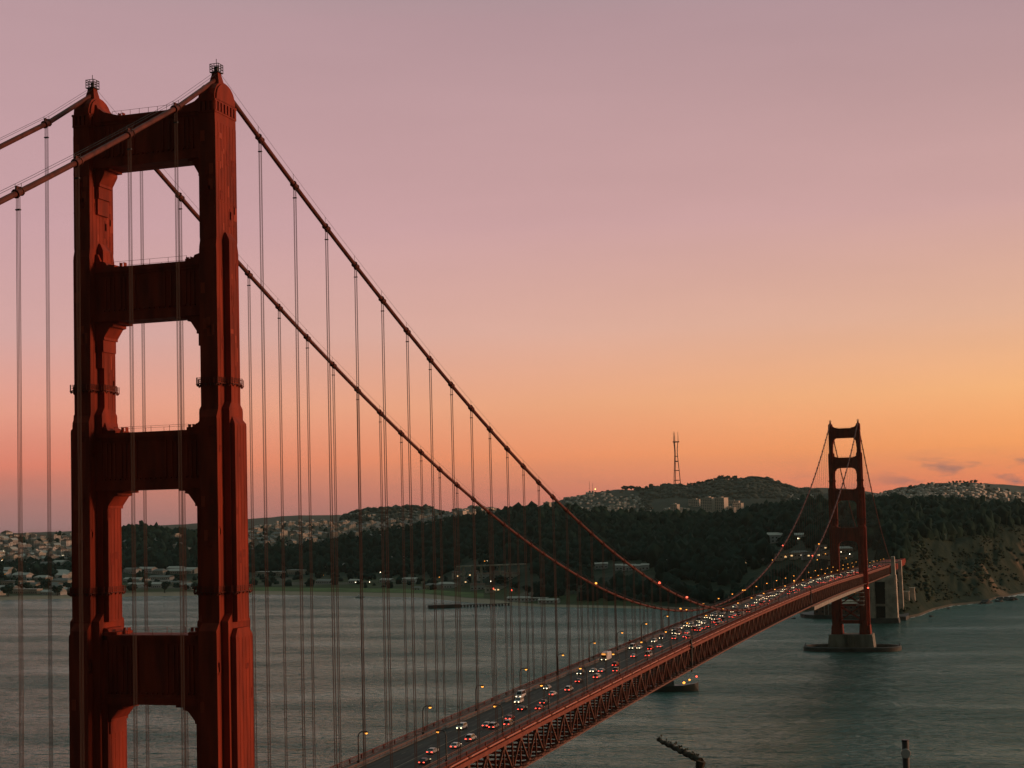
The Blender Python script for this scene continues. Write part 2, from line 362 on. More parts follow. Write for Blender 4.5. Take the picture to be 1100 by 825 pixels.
ridge('distant_mountains', [(-168,577),(0,574),(100,568),(200,561.5),(270,557),(320,554.5),(400,552),(460,554),(520,550),(560,548),(700,545),(850,526),(880,524.5),(920,527),(945,531),(1000,530),(1040,522),(1060,518.5),(1080,520),(1100,523),(1278,520)],
     [(-168,13000),(1278,13000)], 3000, 2400, 0, 26, 3500, MTN, 'faint pale mountains on the farthest horizon')

# water
def water_mat():
    m = bpy.data.materials.new('strait_water'); m.use_nodes = True; t = m.node_tree; b = t.nodes['Principled BSDF']
    g = t.nodes.new('ShaderNodeNewGeometry')
    def wav(scale, rotz, stretch, det):
        mp = t.nodes.new('ShaderNodeMapping'); mp.inputs['Rotation'].default_value = (0, 0, rotz); mp.inputs['Scale'].default_value = (scale, scale*stretch, scale)
        t.links.new(g.outputs['Position'], mp.inputs[0])
        n = t.nodes.new('ShaderNodeTexNoise'); n.inputs['Scale'].default_value = 1; n.inputs['Detail'].default_value = det; n.inputs['Roughness'].default_value = .62
        t.links.new(mp.outputs[0], n.inputs['Vector']); return n.outputs[0]
    b1 = t.nodes.new('ShaderNodeBump'); b1.inputs['Distance'].default_value = 4.2; b1.inputs['Strength'].default_value = 1
    t.links.new(wav(.085, .12, 1.7, 4), b1.inputs['Height'])
    b2 = t.nodes.new('ShaderNodeBump'); b2.inputs['Distance'].default_value = 2.6; b2.inputs['Strength'].default_value = .55
    t.links.new(wav(.012, .2, 2.2, 4), b2.inputs['Height']); t.links.new(b1.outputs[0], b2.inputs['Normal'])
    b3 = t.nodes.new('ShaderNodeBump'); b3.inputs['Distance'].default_value = 8; b3.inputs['Strength'].default_value = 1
    t.links.new(wav(.028, .1, 1.9, 3), b3.inputs['Height']); t.links.new(b2.outputs[0], b3.inputs['Normal'])
    # wind-roughened and smoother patches, green water body under a reflecting surface
    c = t.nodes.new('ShaderNodeMapRange'); c.inputs[1].default_value = .35; c.inputs[2].default_value = .65; c.inputs[3].default_value = .06; c.inputs[4].default_value = .22
    t.links.new(wav(.0035, .35, 3.0, 6), c.inputs[0])
    fr = t.nodes.new('ShaderNodeFresnel'); fr.inputs[0].default_value = 1.42; t.links.new(b3.outputs[0], fr.inputs[1])
    df = t.nodes.new('ShaderNodeBsdfDiffuse'); df.inputs[0].default_value = (.026,.088,.078,1); t.links.new(b3.outputs[0], df.inputs[2])
    gl = t.nodes.new('ShaderNodeBsdfGlossy'); gl.inputs[0].default_value = (.79,1.0,.94,1); t.links.new(c.outputs[0], gl.inputs['Roughness']); t.links.new(b3.outputs[0], gl.inputs['Normal'])
    ms = t.nodes.new('ShaderNodeMixShader'); t.links.new(fr.outputs[0], ms.inputs[0]); t.links.new(df.outputs[0], ms.inputs[1]); t.links.new(gl.outputs[0], ms.inputs[2])
    t.links.new(ms.outputs[0], t.nodes['Material Output'].inputs[0]); t.nodes.remove(b)
    return m
water = MB().add([(-17500,-4500,0),(17500,-4500,0),(17500,17000,0),(-17500,17000,0)], [(0,1,2,3)]).build('water', water_mat())
tag(water, 'dull green rippled water of the strait under the bridge', 'water', kind='structure')

# the viewer's headland, below the bottom of the picture
hv = []; hf = []; HR = [0, 4, 10, 20, 32, 45, 60, 90, 130, 180, 240, 310, 380]; HN = 72
def head_z(r, a=0.0): return float(np.interp(r, [0, 4, 10, 40, 60, 130, 380], [140.6, 140.4, 138.8, 129.5, 119, 76, -4]))
for r in HR:
    for k in range(HN):
        a = 2*math.pi*k/HN; x = CAM[0]+40*min(1, r/150)+r*math.cos(a)*.8; y = CAM[1]-60*min(1, r/150)+r*math.sin(a)*.8
        hv.append((x, y, head_z(r)-(abs(math.sin(a*5+r*.02))*min(4, r*.03))))
for i in range(len(HR)-1):
    for k in range(HN): hf.append((i*HN+k, i*HN+(k+1) % HN, (i+1)*HN+(k+1) % HN, (i+1)*HN+k))
hl = np_mesh('headland', hv, hf, mat('headland_scrub', (.06,.055,.03), .9, .1, var=.4, vscale=.3, bump=.6, bscale=.4)); tag(hl, 'scrubby headland under the viewpoint', 'headland', kind='structure')
def headground(x, y):
    return head_z(math.hypot(x-CAM[0], y-CAM[1])/.8)-1.0
# ------------------------------------------------------------------ the bridge
def deck(y):
    if y < 0: return 75.4+.014*y
    if y > 1280: return 75.4-.014*(y-1280)
    t = (y-640)/640; return 75.4+7.2*(1-t*t)
ZT, ZM = 226.98, 85.83
def cab(y):
    if y < 0: s = -y; return ZT-1.0-.43*s-.0004*s*(343-s)
    if y > 1280: s = y-1280; return ZT-1.0-.43*s-.0004*s*(343-s)
    return ZM+(ZT-ZM)*((y-640)/640)**2
bridge = empty('suspension_bridge', (0, 0, 0), label='long red suspension bridge with two stepped towers across the strait', cat='bridge')

SECS = [  # z0, z1, blocks of (half width x, half depth y)
    (195.5, 219.6, [(1.75, 4.0)]),
    (163.5, 195.5, [(1.78, 4.25), (3.0, 1.5)]),
    (124.0, 163.5, [(1.8, 4.95), (3.15, 2.6), (4.05, 2.25)]),
    (64.0, 124.0, [(1.85, 6.15), (3.2, 4.2), (4.2, 3.2)]),
    (16.0, 64.0, [(2.3, 7.6), (3.7, 5.0), (4.8, 3.3)])]
def rib_faces(b, cx, cy, a, h, z0, z1, lo=0.0):
    z1 -= .35; z0 += .35
    n = max(1, int(2*h/1.07)); st = 2*h/n
    for k in range(n+1):
        yy = cy-h+k*st; yy = min(max(yy, cy-h+.12), cy+h-.12)
        if abs(yy-cy) < lo: continue
        for s in (-1, 1): b.box(cx+s*a-(.04 if s < 0 else -.002), cx+s*a+(.04 if s > 0 else -.002), yy-.11, yy+.11, z0, z1)
def make_leg(cx, y0):
    b = MB()
    for si, (z0, z1, bl) in enumerate(SECS):
        for bi, (a, h) in enumerate(bl):
            top = z1+(0 if bi == 0 else (1.6 if bi == 1 else -1.2))
            if si == 0: top = z1
            b.frus(cx, y0, z0+bi*.003, top-1.4-bi*.003, a, h, a, h)
            if si:       # sloped stage head
                pa, ph = (SECS[si-1][2][min(bi, len(SECS[si-1][2])-1)] if bi < len(SECS[si-1][2]) else (a-.9, h*.7))
                b.frus(cx, y0, top-1.4-bi*.003, top, a, h, min(a, pa)-.02, min(h, ph)-.02)
            else: b.frus(cx, y0, top-1.4, top, a, h, a, h)
            lo = bl[bi+1][1]+.05 if bi+1 < len(bl) else 0.0
            rib_faces(b, cx, y0, a, h, z0, top-1.4, lo)
            # plate seams around the block
            zz = z0+7.3
            while zz < top-3:
                b.box(cx-a-.035, cx+a+.035, y0-h-.035, y0+h+.035, zz, zz+.16); zz += 7.6
    rp = random.Random(int(cx*10)+int(y0))                    # repainted and rust-primed plates
    for (z0, z1, bl) in SECS[:4]:
        for _ in range(26):
            bi = rp.randrange(len(bl)); a, h = bl[bi]; lo = bl[bi+1][1]+.2 if bi+1 < len(bl) else 0
            if h-lo < 1.0: continue
            wy = rp.choice([.5, .53, 1.07]); yc = rp.choice([-1, 1])*rp.uniform(lo+wy/2, h-wy/2-.1); zc = rp.uniform(z0+2, z1-4); hz_ = rp.uniform(.4, 1.7)
            sx = rp.choice([1, 1, -1]); b.box(cx+min(sx*(a-.02), sx*(a+.046)), cx+max(sx*(a-.02), sx*(a+.046)), y0+yc-wy/2, y0+yc+wy/2, zc-hz_, zc+hz_, rp.choice([1, 1, 2]))
        a, h = bl[0]
        for _ in range(5): xc = rp.uniform(-a+.5, a-.5); zc = rp.uniform(z0+2, z1-4); b.box(cx+xc-.45, cx+xc+.45, y0-h-.046, y0-h+.02, zc-1, zc+1, rp.choice([1, 2]))
    # necking under the saddle with its row of dentils
    a, h = 1.75, 4.0
    b.box(cx-a-.12, cx+a+.12, y0-h-.12, y0+h+.12, 219.6, 219.95)
    b.box(cx-a+.15, cx+a-.15, y0-h+.15, y0+h-.15, 219.95, 221.8)
    for k in range(7):
        yy = y0-h+.35+k*(2*h-.7)/6
        for s in (-1, 1): b.box(cx+s*a-.18, cx+s*a+.18, yy-.33, yy+.33, 219.95, 221.7)
    for k in range(4):
        xx = cx-a+.3+k*(2*a-.6)/3
        for s in (-1, 1): b.box(xx-.28, xx+.28, y0+s*h-.18, y0+s*h+.18, 219.95, 221.7)
    b.box(cx-a-.2, cx+a+.2, y0-h-.2, y0+h+.2, 221.7, 222.1)
    return b
def make_saddle(cx, y0):
    b = MB(); n = 12; prof = []
    for k in range(n+1):
        t = math.pi*k/n; prof.append((y0-3.95*math.cos(t), 222.0+4.0*math.sin(t)**.85))
    b.prism(prof, cx-1.65, cx+1.65, axis='x')
    b.prism([(y0+(p-y0)*.9, 222+(z-222)*.93) for p, z in prof], cx-1.95, cx+1.95, axis='x')
    b.frus(cx, y0, 225.7, 228.1, 1.12, 1.12, .6, .6)
    return b
def make_beacon(cx, y0):
    b = MB()
    b.box(cx-.95, cx+.95, y0-.95, y0+.95, 228.1, 228.25)
    for sx in (-1, 0, 1):
        for sy in (-1, 0, 1):
            if sx or sy: b.box(cx+sx*.9-.05, cx+sx*.9+.05, y0+sy*.9-.05, y0+sy*.9+.05, 228.2, 229.75)
    for z in (228.8, 229.3, 229.75):
        for s in (-1, 1):
            b.box(cx-.95, cx+.95, y0+s*.9-.045, y0+s*.9+.045, z-.05, z+.05); b.box(cx+s*.9-.045, cx+s*.9+.045, y0-.95, y0+.95, z-.05, z+.05)
    b.tube([(cx, y0, 228.2), (cx, y0, 229.4)], .32, 8); b.tube([(cx, y0, 229.4), (cx, y0, 230.9)], .07, 6)
    return b
STRUTS = [(211.5, 221.4, 2.2, 1.75), (181.5, 192.0, 2.3, 1.78), (149.0, 160.0, 2.5, 1.8), (108.6, 121.6, 2.8, 1.85)]
def make_strut(k, y0):
    z0, z1, hy, a = STRUTS[k]; xi = 13.7-a+.4; b = MB()
    b.box(-xi, xi, y0-hy, y0+hy, z0, z1)
    for s in (-1, 1):                                        # ledges and fluted panels on both faces
        f = y0+s*hy
        def fb(x0, x1, za, zb, d): b.box(x0, x1, min(f-.05*s, f+d*s), max(f-.05*s, f+d*s), za, zb)
        fb(-xi+.01, xi-.01, z0+.01, z0+1.3, .55); fb(-xi+.02, xi-.02, z0+1.3, z0+1.9, .28); fb(-xi+.01, xi-.01, z1-.9, z1-.02, .4); fb(-xi+.02, xi-.02, z1-1.5, z1-.9, .2)
        for x in (-9.6,-8.7,-7.8,-6.4,-5.5,-4.6,4.6,5.5,6.4,7.8,8.7,9.6): fb(x-.22, x+.22, z0+2.3, z1-2.0, .22)
        for x in (-3.2, 3.2): fb(x-.3, x+.3, z0+2.1, z1-1.7, .3)
        for x in np.arange(-10, 10.1, 1.1): fb(x-.18, x+.18, z0+1.95, z0+2.25, .42)
    L_ = [3.4, 4.4, 4.4, 4.8][k]
    for s in (-1, 1):                                        # stepped haunches under and on top of the ends
        X = lambda d: s*(13.7-a-d)
        q = L_/4.4; W2 = [0, .9, 1.7, 2.2][k]                # the inner blocks of the lower stages carry them further in
        hb = [(0, 0), (4.3*q+W2, 0), (4.3*q+W2, -.45), (2.9*q+W2, -.45), (2.9*q+W2, -.95), (2.2+W2, -1.1), (1.15+W2*.8, -2.9), (1.15+W2*.8, -3.4)]
        b.prism([(X(d), z0+h+.01) for d, h in hb]+[(X(0), z0-3.4)], y0-hy*1.02, y0+hy*1.02)
        b.prism([(X(d), z0+h) for d, h in [(0, -3.4), (.85+W2*.8, -3.4), (.85+W2*.8, -5.7), (0, -5.7)]], y0-hy*.94, y0+hy*.94)
        b.prism([(X(d), z0+h) for d, h in [(0, -5.7), (.5+W2*.75, -5.7), (.5+W2*.75, -8.8), (0, -8.8)]], y0-hy*.86, y0+hy*.86)
        tp = [(-.3, 2.8), (.5, 2.8), (1.1, 1.4), (2.2, 1.1), (2.5, .55), (4.2, .5), (4.2, -.02), (-.3, -.02)]
        b.prism([(X(d), z1+h) for d, h in tp], y0-hy*.97, y0+hy*.97)
        if k == 0:
            b.prism([(X(d), z1+h) for d, h in [(-.3, 2.5), (.3, 2.5), (2.0, 1.2), (5.5, .2), (5.5, -.01), (-.3, -.01)]], y0-hy*.9, y0+hy*.9)
    for s in (-1, 1):                                        # light handrail along the top edges
        yy = y0+s*(hy-.2)
        for x in np.arange(-8, 8.1, 4 if k else 2): b.box(x-.03, x+.03, yy-.03, yy+.03, z1, z1+1.1)
        b.box(-8, 8, yy-.022, yy+.022, z1+1.06, z1+1.11)
    for x in (-7.2, 7.4):
        b.box(x-.5, x-.42, y0-.5, y0+.5, z1, z1+1.2); b.box(x+.42, x+.5, y0-.5, y0+.5, z1, z1+1.2); b.box(x-.5, x+.5, y0-.04, y0+.04, z1+1.12, z1+1.2)
    return b
def make_ring(cx, y0, z, bl):
    b = MB()
    A = max(q[0] for q in bl)+.1; (a0, h0) = bl[0]; wmax = bl[-1]
    def loop(a, h):
        b.box(cx-a-.38, cx+a+.38, y0-h-.38, y0-h-.05, z, z+.16); b.box(cx-a-.38, cx+a+.38, y0+h+.05, y0+h+.38, z, z+.16)
        for s in (-1, 1):
            b.box(cx+s*(a+.27)-.22, cx+s*(a+.27)+.22, y0-h-.05, y0+h+.05, z+.001, z+.161)
        for zz in (.5, .8, 1.1):
            for s in (-1, 1):
                b.box(cx-a-.38, cx+a+.38, y0+s*(h+.35)-.04, y0+s*(h+.35)+.04, z+zz, z+zz+.08); b.box(cx+s*(a+.35)-.04, cx+s*(a+.35)+.04, y0-h-.38, y0+h+.38, z+zz, z+zz+.08)
        yy = -h-.7
        while yy <= h+.71:
            for s in (-1, 1):
                b.box(cx+s*(a+.35)-.05, cx+s*(a+.35)+.05, y0+yy-.05, y0+yy+.05, z, z+1.2); b.prism([(cx+s*a, z-.45), (cx+s*a, z), (cx+s*(a+.45), z)], y0+yy-.12, y0+yy+.12)
            yy += (2*h+1.4)/max(3, round(h*2/1.2))
        xx = -a-.7
        while xx <= a+.71:
            for s in (-1, 1):
                b.box(cx+xx-.05, cx+xx+.05, y0+s*(h+.35)-.05, y0+s*(h+.35)+.05, z, z+1.2); b.prism([(y0+s*h, z-.45), (y0+s*h, z), (y0+s*(h+.45), z)], cx+xx-.12, cx+xx+.12, axis='x')
            xx += .9
    loop(a0, h0)
    for a, h in bl[1:]: loop(a, h)
    return b
def make_tower(y0, near):
    t = empty('tower', (0, 0, 0)); t.parent = bridge
    for cx in (-13.7, 13.7):
        make_leg(cx, y0).build('leg', [RED, PATCH, PATCH2], t); make_saddle(cx, y0).build('saddle_housing', RED, t)
        make_beacon(cx, y0).build('beacon_cage', DARKM, t)
        for z, k in ((168.3, 1), (129.5, 2)): make_ring(cx, y0, z, SECS[k][2]).build('walkway_ring', RUST_SHADE, t)
    for k in range(4): make_strut(k, y0).build('portal_strut', RED, t)
    br = MB()                                               # X-braced panels under the deck
    for s in (-1, 1):
        yy = y0+s*4
        br.box(-11.8, 11.8, yy-.7, yy+.7, 59, 62); br.box(-11.8, 11.8, yy-.7, yy+.7, 26.5, 29.5); br.box(-11.6, 11.6, yy-.6, yy+.6, 43.8, 45.4)
        for za, zb in ((29.5, 43.8), (45.4, 59)):
            br.bar((-10.8, yy+.02, za), (10.8, yy+.02, zb), 1.1, 1.1); br.bar((10.8, yy-.02, za), (-10.8, yy-.02, zb), 1.1, 1.1)
        for sx in (-1, 1): br.prism([(sx*11.8, 26.5), (sx*8.3, 26.5), (sx*9.6, 23.6), (sx*9.9, 21), (sx*11.8, 19.5)], yy-.65, yy+.65)
    br.build('cross_bracing', RED, t)
    for cx in (-13.7, 13.7):
        ped = MB(); ped.frus(cx, y0, 16, 25, 5.5, 8.5, 4.95, 7.75); ped.frus(cx, y0, 16.01, 28.5, 3.2, 8.9, 2.6, 7.9)
        ped.build('leg_base', RED, t)
    p = MB(); p.frus(0, y0, -8, 15.9, 23.5, 14.5, 20.5, 11.5)
    for cx in (-13.7, 13.7): p.frus(cx, y0, -8, 16.1, 10.0, 15.3, 7.4, 12.2)
    for x in np.arange(-5, 5.1, 2.5): p.box(x-.4, x+.4, y0-13.8, y0+13.8, -2, 14.8)
    p.build('concrete_pier', PIERC, t)
    if not near:                                            # oval fender ring
        f = MB(); n = 56; vs = []; fs = []
        for q, (k, z) in enumerate([(1, -6), (1, 3.6), (.985, 4.4), (.94, 4.4), (.93, 3.2), (.93, -6)]):
            for i in range(n):
                th = 2*math.pi*i/n; ex = lambda c_, e: math.copysign(abs(c_)**e, c_)
                vs.append((ex(math.cos(th), .72)*(48-(1-k)*48), y0+ex(math.sin(th), .85)*(24-(1-k)*60), z))
        for q in range(5):
            for i in range(n): fs.append((q*n+i, q*n+(i+1) % n, (q+1)*n+(i+1) % n, (q+1)*n+i))
        f.add(vs, fs); f.build('fender_ring', CONCD, t)
        for s in (-1, 1): wm = MB(); wm.box(s*46-.25, s*46+.25, y0-.25, y0+.25, 4.2, 7.0); wm.box(s*46-.5, s*46+.5, y0-.5, y0+.5, 4.2, 5.2); wm.build('navigation_post', DARKM, t)
    return t
make_tower(0, True); make_tower(1280, False)

YS = [-343+343*i/24 for i in range(25)]+[1280*i/120 for i in range(1, 121)]+[1280+343*i/24 for i in range(1, 25)]
for x in (-13.7, 13.7):
    MB().tube([(x, y, cab(y)) for y in YS], .47, 12).build('main_cable', CABLE, bridge, True)
    h = MB()
    for dx in (-.55, .55): h.tube([(x+dx, y, cab(y)+1.35) for y in YS], .035, 4)
    for y in np.arange(-335, 1621, 15.24):
        if abs(y) > 6 and abs(y-1280) > 6:
            for dx in (-.55, .55): h.bar((x+dx, y, cab(y)), (x+dx, y, cab(y)+1.4), .06)
    h.build('cable_handrail', DARKM, bridge)
def suspender(mbr, mbb, mbs, x, y):
    z1 = cab(y); z0 = deck(y)-1.2
    sl = math.atan2(cab(y+1)-cab(y-1), 2)
    if z1-z0 > 4.5:
        for dx in (-.23, .23):
            for dy in (-.15, .15): mbr.tube([(x+dx, y+dy, z0), (x+dx, y+dy, z1-2.6), (x+dx*.92, y+dy, z1-.2)], .048, 5, cap=False)
    cs, sn = math.cos(sl), math.sin(sl)
    mbb.tube([(x, y-.75*cs, z1-.75*sn), (x, y+.75*cs, z1+.75*sn)], .62, 10)
    for s in (-1, 1): mbb.tube([(x, y+s*.66*cs-.1*cs, z1+s*.66*sn-.1*sn), (x, y+s*.66*cs+.1*cs, z1+s*.66*sn+.1*sn)], .74, 10)
    mbs.box(x-.4, x+.4, y-.2, y+.2, z1-2.72, z1-2.52); mbb.box(x-.12, x+.12, y-.5, y+.5, z1+.4, z1+.95)
SP = []
for k in range(1, 83):
    y = 15.24*k+1.97
    if y < 1270: SP += [(13.7, y), (-13.7, y)]
for k in range(0, 22):
    for x in (13.7, -13.7): SP += [(x, -15.0-15.24*k), (x, 1295-0+15.24*k)]
SP = [q for q in SP if q[1] > -90 or True]
def inview(x, y): 
    d = np.array([x, y, cab(y)])-CAM; return d@_f > 30 and abs((d@_R)/(d@_f)*F+PPX) < 600
SP.sort(key=lambda q: (not inview(*q), -(cab(q[1])-deck(q[1]))/math.hypot(q[0]-CAM[0], q[1]-CAM[1])))
rest_r = MB(); rest_b = MB(); rest_s = MB()
for i, (x, y) in enumerate(SP):
    if y < -330: continue
    if i < 100:
        r_ = MB(); b_ = MB(); s_ = MB(); suspender(r_, b_, s_, x, y); o = r_.build('suspender', STEEL, bridge); b_.build('cable_band', CABLE, o); s_.build('rope_spreader', DARKM, o)
    else: suspender(rest_r, rest_b, rest_s, x, y)
tag(rest_r.build('suspender_ropes', STEEL, bridge), kind='stuff'); tag(rest_b.build('cable_bands', CABLE, bridge), kind='stuff'); tag(rest_s.build('rope_spreaders', DARKM, bridge), kind='stuff')

# deck, drawn as strips that follow the camber
DY = list(np.arange(-343, 1623.1, 7.622))
def strip(b, x0, x1, dz0, dz1, ys=DY, mi=0):
    vs = []; fs = []
    for y in ys:
        z = deck(y); vs += [(x0, y, z+dz0), (x1, y, z+dz0), (x1, y, z+dz1), (x0, y, z+dz1)]
    for i in range(len(ys)-1):
        o = i*4
        for k in range(4): fs.append((o+k, o+(k+1) % 4, o+4+(k+1) % 4, o+4+k))
    fs += [(0, 1, 2, 3), (len(vs)-1, len(vs)-2, len(vs)-3, len(vs)-4)]
    return b.add(vs, fs, mi)
strip(MB(), -9.45, 9.45, -.6, 0).build('road_deck', ASPH, bridge)
for s in (-1, 1):
    strip(MB(), min(s*9.46, s*13.3), max(s*9.46, s*13.3), -.5, .28).build('sidewalk', WALK, bridge)
    e = MB(); strip(e, min(s*13.31, s*13.5), max(s*13.31, s*13.5), -.75, .40); e.build('fascia_girder', RUST_SHADE, bridge)  # fascia coloured dark to imitate the shaded gap above the chord
    e = MB(); y = -343+.45                                 # painted edge pipe, one length per panel
    while y+14.3 < 1623:
        e.tube([(s*14.05, yy_, deck(yy_)-.12) for yy_ in np.linspace(y, y+14.3, 4)], .27, 8); y += 15.244
    tag(e.build('edge_pipe', mat('edge_pipe_paint', (.55,.17,.10), .35, .6), bridge, True))
    b = MB()                                                # public handrail: posts, pickets as a pierced panel, top rail
    strip(b, s*13.62-.1, s*13.62+.1, 1.54, 1.70)
    strip(b, s*13.62-.04, s*13.62+.04, .52, .62)
    for y in DY: z = deck(y); b.box(s*13.62-.16, s*13.62+.16, y-.16, y+.16, z+.42, z+1.66)
    y = -100
    while y < 1620:
        z = deck(y); b.box(s*13.62-.03, s*13.62+.03, y-.04, y+.04, z+.55, z+1.56); y += .42 if y < 700 else 1.2
    b.build('railing', mat('railing_paint', (.15,.03,.02), .6, .3), bridge)
    b = MB(); strip(b, s*9.62-.07, s*9.62+.07, 1.05, 1.25); strip(b, s*9.62-.05, s*9.62+.05, .7, .8)
    for y in np.arange(-340, 1622, 3.81): z = deck(y); b.box(s*9.62-.07, s*9.62+.07, y-.07, y+.07, z+.26, z+1.1)
    b.build('road_barrier', mat('barrier_paint', (.23,.10,.06), .6), bridge)
    # stiffening truss: chords, verticals, warren diagonals
    b = MB(); X0, X1 = s*13.7-.45, s*13.7+.45
    tc_ = MB(); strip(tc_, X0, X1, -2.05, -.80); tc_.build('top_chord', REDD, bridge); strip(b, X0, X1, -11.6, -10.5)
    n = 0
    for i, y in enumerate(DY[:-1]):
        z = deck(y); y2 = DY[i+1]; zb = deck(y2)
        b.box(s*13.7-.22, s*13.7+.22, y-.22, y+.22, z-10.5, z-2.05)
        if i % 2 == 0: b.bar((s*13.7, y, z-2.05), (s*13.7, y2, zb-10.5), .62, .5)
        else: b.bar((s*13.7, y, z-10.5), (s*13.7, y2, zb-2.05), .62, .5)
        gz = z-2.05 if i % 2 == 0 else z-10.5
        b.box(s*13.7-.5, s*13.7+.5, y-1.0, y+1.0, gz-(1.1 if i % 2 == 0 else .0), gz+(0 if i % 2 == 0 else 1.1))
    b.build('stiffening_truss', TRUSS, bridge)
    # safety net brackets leaning out under the footway
    b = MB()
    for i, y in enumerate(DY):
        if y < 20 or y > 1262: continue
        z = deck(y); b.bar((s*13.9, y, z-9.4), (s*18.6, y, z-8.7), .28, .3); b.bar((s*14.1, y, z-11.0), (s*16.2, y, z-9.2), .16)
    yy = [y for y in DY if 20 <= y <= 1262]
    strip(b, s*18.5-.12, s*18.5+.12, -8.95, -8.65, yy); strip(b, s*16.4-.05, s*16.4+.05, -9.15, -9.05, yy)
    b.build('safety_net', mat('net_frame_steel', (.20,.075,.045), .5), bridge)
b = MB()                                                    # cross frames between the trusses
for i, y in enumerate(DY):
    z = deck(y); b.box(-13.2, 13.2, y-.25, y+.25, z-2.6, z-.62); b.box(-13.2, 13.2, y-.2, y+.2, z-11.4, z-10.7)
    if i % 2 == 0 and i+2 < len(DY):
        b.bar((-13.2, y, z-11), (13.2, DY[i+2], deck(DY[i+2])-11.0), .4); b.bar((13.2, y, z-11.1), (-13.2, DY[i+2], deck(DY[i+2])-11.1), .4)
for x in (-10, -6, -2, 2, 6, 10): strip(b, x-.15, x+.15, -1.5, -.62)
b.build('floor_frames', RED, bridge)
b = MB()                                                    # lane lines
for x in (-6.3, -3.15, 3.15, 6.3):
    y = 60
    while y < 1600:
        y2 = y+3.4; b.add([(x-.08, y, deck(y)+.006), (x+.08, y, deck(y)+.006), (x+.08, y2, deck(y2)+.006), (x-.08, y2, deck(y2)+.006)], [(0,1,2,3)]); y += 12
for x in (0,): strip(b, x-.16, x+.16, .004, .85 if False else .02, [y for y in DY if y > -20])
b.build('lane_lines', PAINT, bridge)
# expansion-joint posts across the truss and the tarpaulin-clad maintenance scaffold below the far half
g = MB()
for y in (425, 858):
    z = deck(y)
    for s in (-1, 1): g.box(s*14.3-.35, s*14.3+.35, y-.8, y+.8, z-12.4, z+2.2); g.box(s*14.4-.7, s*14.4+.7, y-1.5, y+1.5, z-1.6, z-.9)
g.build('expansion_joint_frame', DARKM, bridge)
g = MB(); ys2 = [y for y in DY if 868 < y < 1262]
strip(g, -15.2, 15.2, -14.6, -11.75, ys2)
for i, y in enumerate(ys2[::2]): z = deck(y); g.box(-15.28, 15.28, y-.1, y+.1, z-14.68, z-11.7)
g.build('scaffold_cover', mat('pale_tarpaulin', (.33,.29,.24), .7, var=.15, vscale=.2), bridge)
g = MB()
for x in (8.5, 12.0, 15.4):
    for y in (1248, 1262): g.box(x-.12, x+.12, y-.12, y+.12, 46, 62)
for z in (46, 50, 54, 58): g.box(8.4, 15.5, 1247.8, 1262.2, z, z+.3)
g.build('hanging_scaffold', mat('scaffold_steel', (.22,.2,.17), .6), bridge)
for k, (u, v, y, m) in enumerate([(918, 636, 1247, AMBER), (932.5, 631.5, 1247, WARN), (822, 657, 800, WHITEL), (823, 663.5, 800, WHITEL)]):
    p = at_y(u, v, y); MB().lathe([(.1, -.6), (.75, -.4), (.9, 0), (.6, .5), (.1, .6)], 8, tuple(p)).build('work_lamp', m, bridge, True)
for (u, v, s, m) in [(641, 625.5, -1, AMBER), (709.5, 625, 1, WARN), (731, 654.5, -1, AMBER), (733, 653, 1, WARN), (796.5, 632.5, -1, AMBER), (839.5, 585.3, -1, WARN), (875, 598.5, 1, WARN), (880.5, 585, 1, AMBER), (854.5, 625.5, 1, AMBER)]:
    yy = np.linspace(300, 1279, 3000); best = min(yy, key=lambda y_: (lambda q: (q[0]-u)**2+(q[1]-v)**2)((lambda d: (550+PPX+F*(d@_R)/(d@_f), 412.5+PPY-F*(d@_U)/(d@_f)))(np.array([s*13.7, y_, cab(y_)+.9])-CAM)))
    b = MB(); b.tube([(s*13.7, best, cab(best)+.4), (s*13.7, best, cab(best)+.75)], .12, 6); o = b.build('lamp_stem', DARKM, bridge)
    MB().lathe([(.1, .7), (.42, .8), (.5, 1.1), (.35, 1.4), (.05, 1.5)], 8, (s*13.7, best, cab(best))).build('cable_lamp', m, o, True)
# ------------------------------------------------------------------ woods
def blob(sub, seed, jag=.28):
    rs = np.random.RandomState(seed); v, f = ico(sub)
    n = np.ones(len(v))
    for _ in range(7):
        d = rs.normal(size=3); d /= np.linalg.norm(d); n += .22*np.sin(v@d*rs.uniform(3, 7)+rs.uniform(0, 6))*rs.uniform(.3, 1)
    n += rs.uniform(-jag, jag, len(v))
    return v*n[:, None], np.array(f)
def scatter(name, pts, sizes, m, variants, parent=None):
    Vs = []; Fs = []; o = 0
    for (p, s) in zip(pts, sizes):
        v, f = variants[NR.randint(len(variants))]; th = NR.uniform(0, 6.283); c, sn = math.cos(th), math.sin(th)
        q = v*np.array([s[0], s[0], s[1]]); q = np.stack([q[:, 0]*c-q[:, 1]*sn, q[:, 0]*sn+q[:, 1]*c, q[:, 2]], 1)
        Vs.append(q+np.asarray(p)+np.array([0, 0, s[1]*.55])); Fs.append(f+o); o += len(v)
    return np_mesh(name, np.concatenate(Vs), np.concatenate(Fs), m, parent, False)
BL = [blob(2, k) for k in range(5)]+[blob(3, k+20, .16) for k in range(0)]
BS = [blob(1, k+50) for k in range(5)]
BIG = [blob(3, k+70, .13) for k in range(4)]
pts = []; szs = []
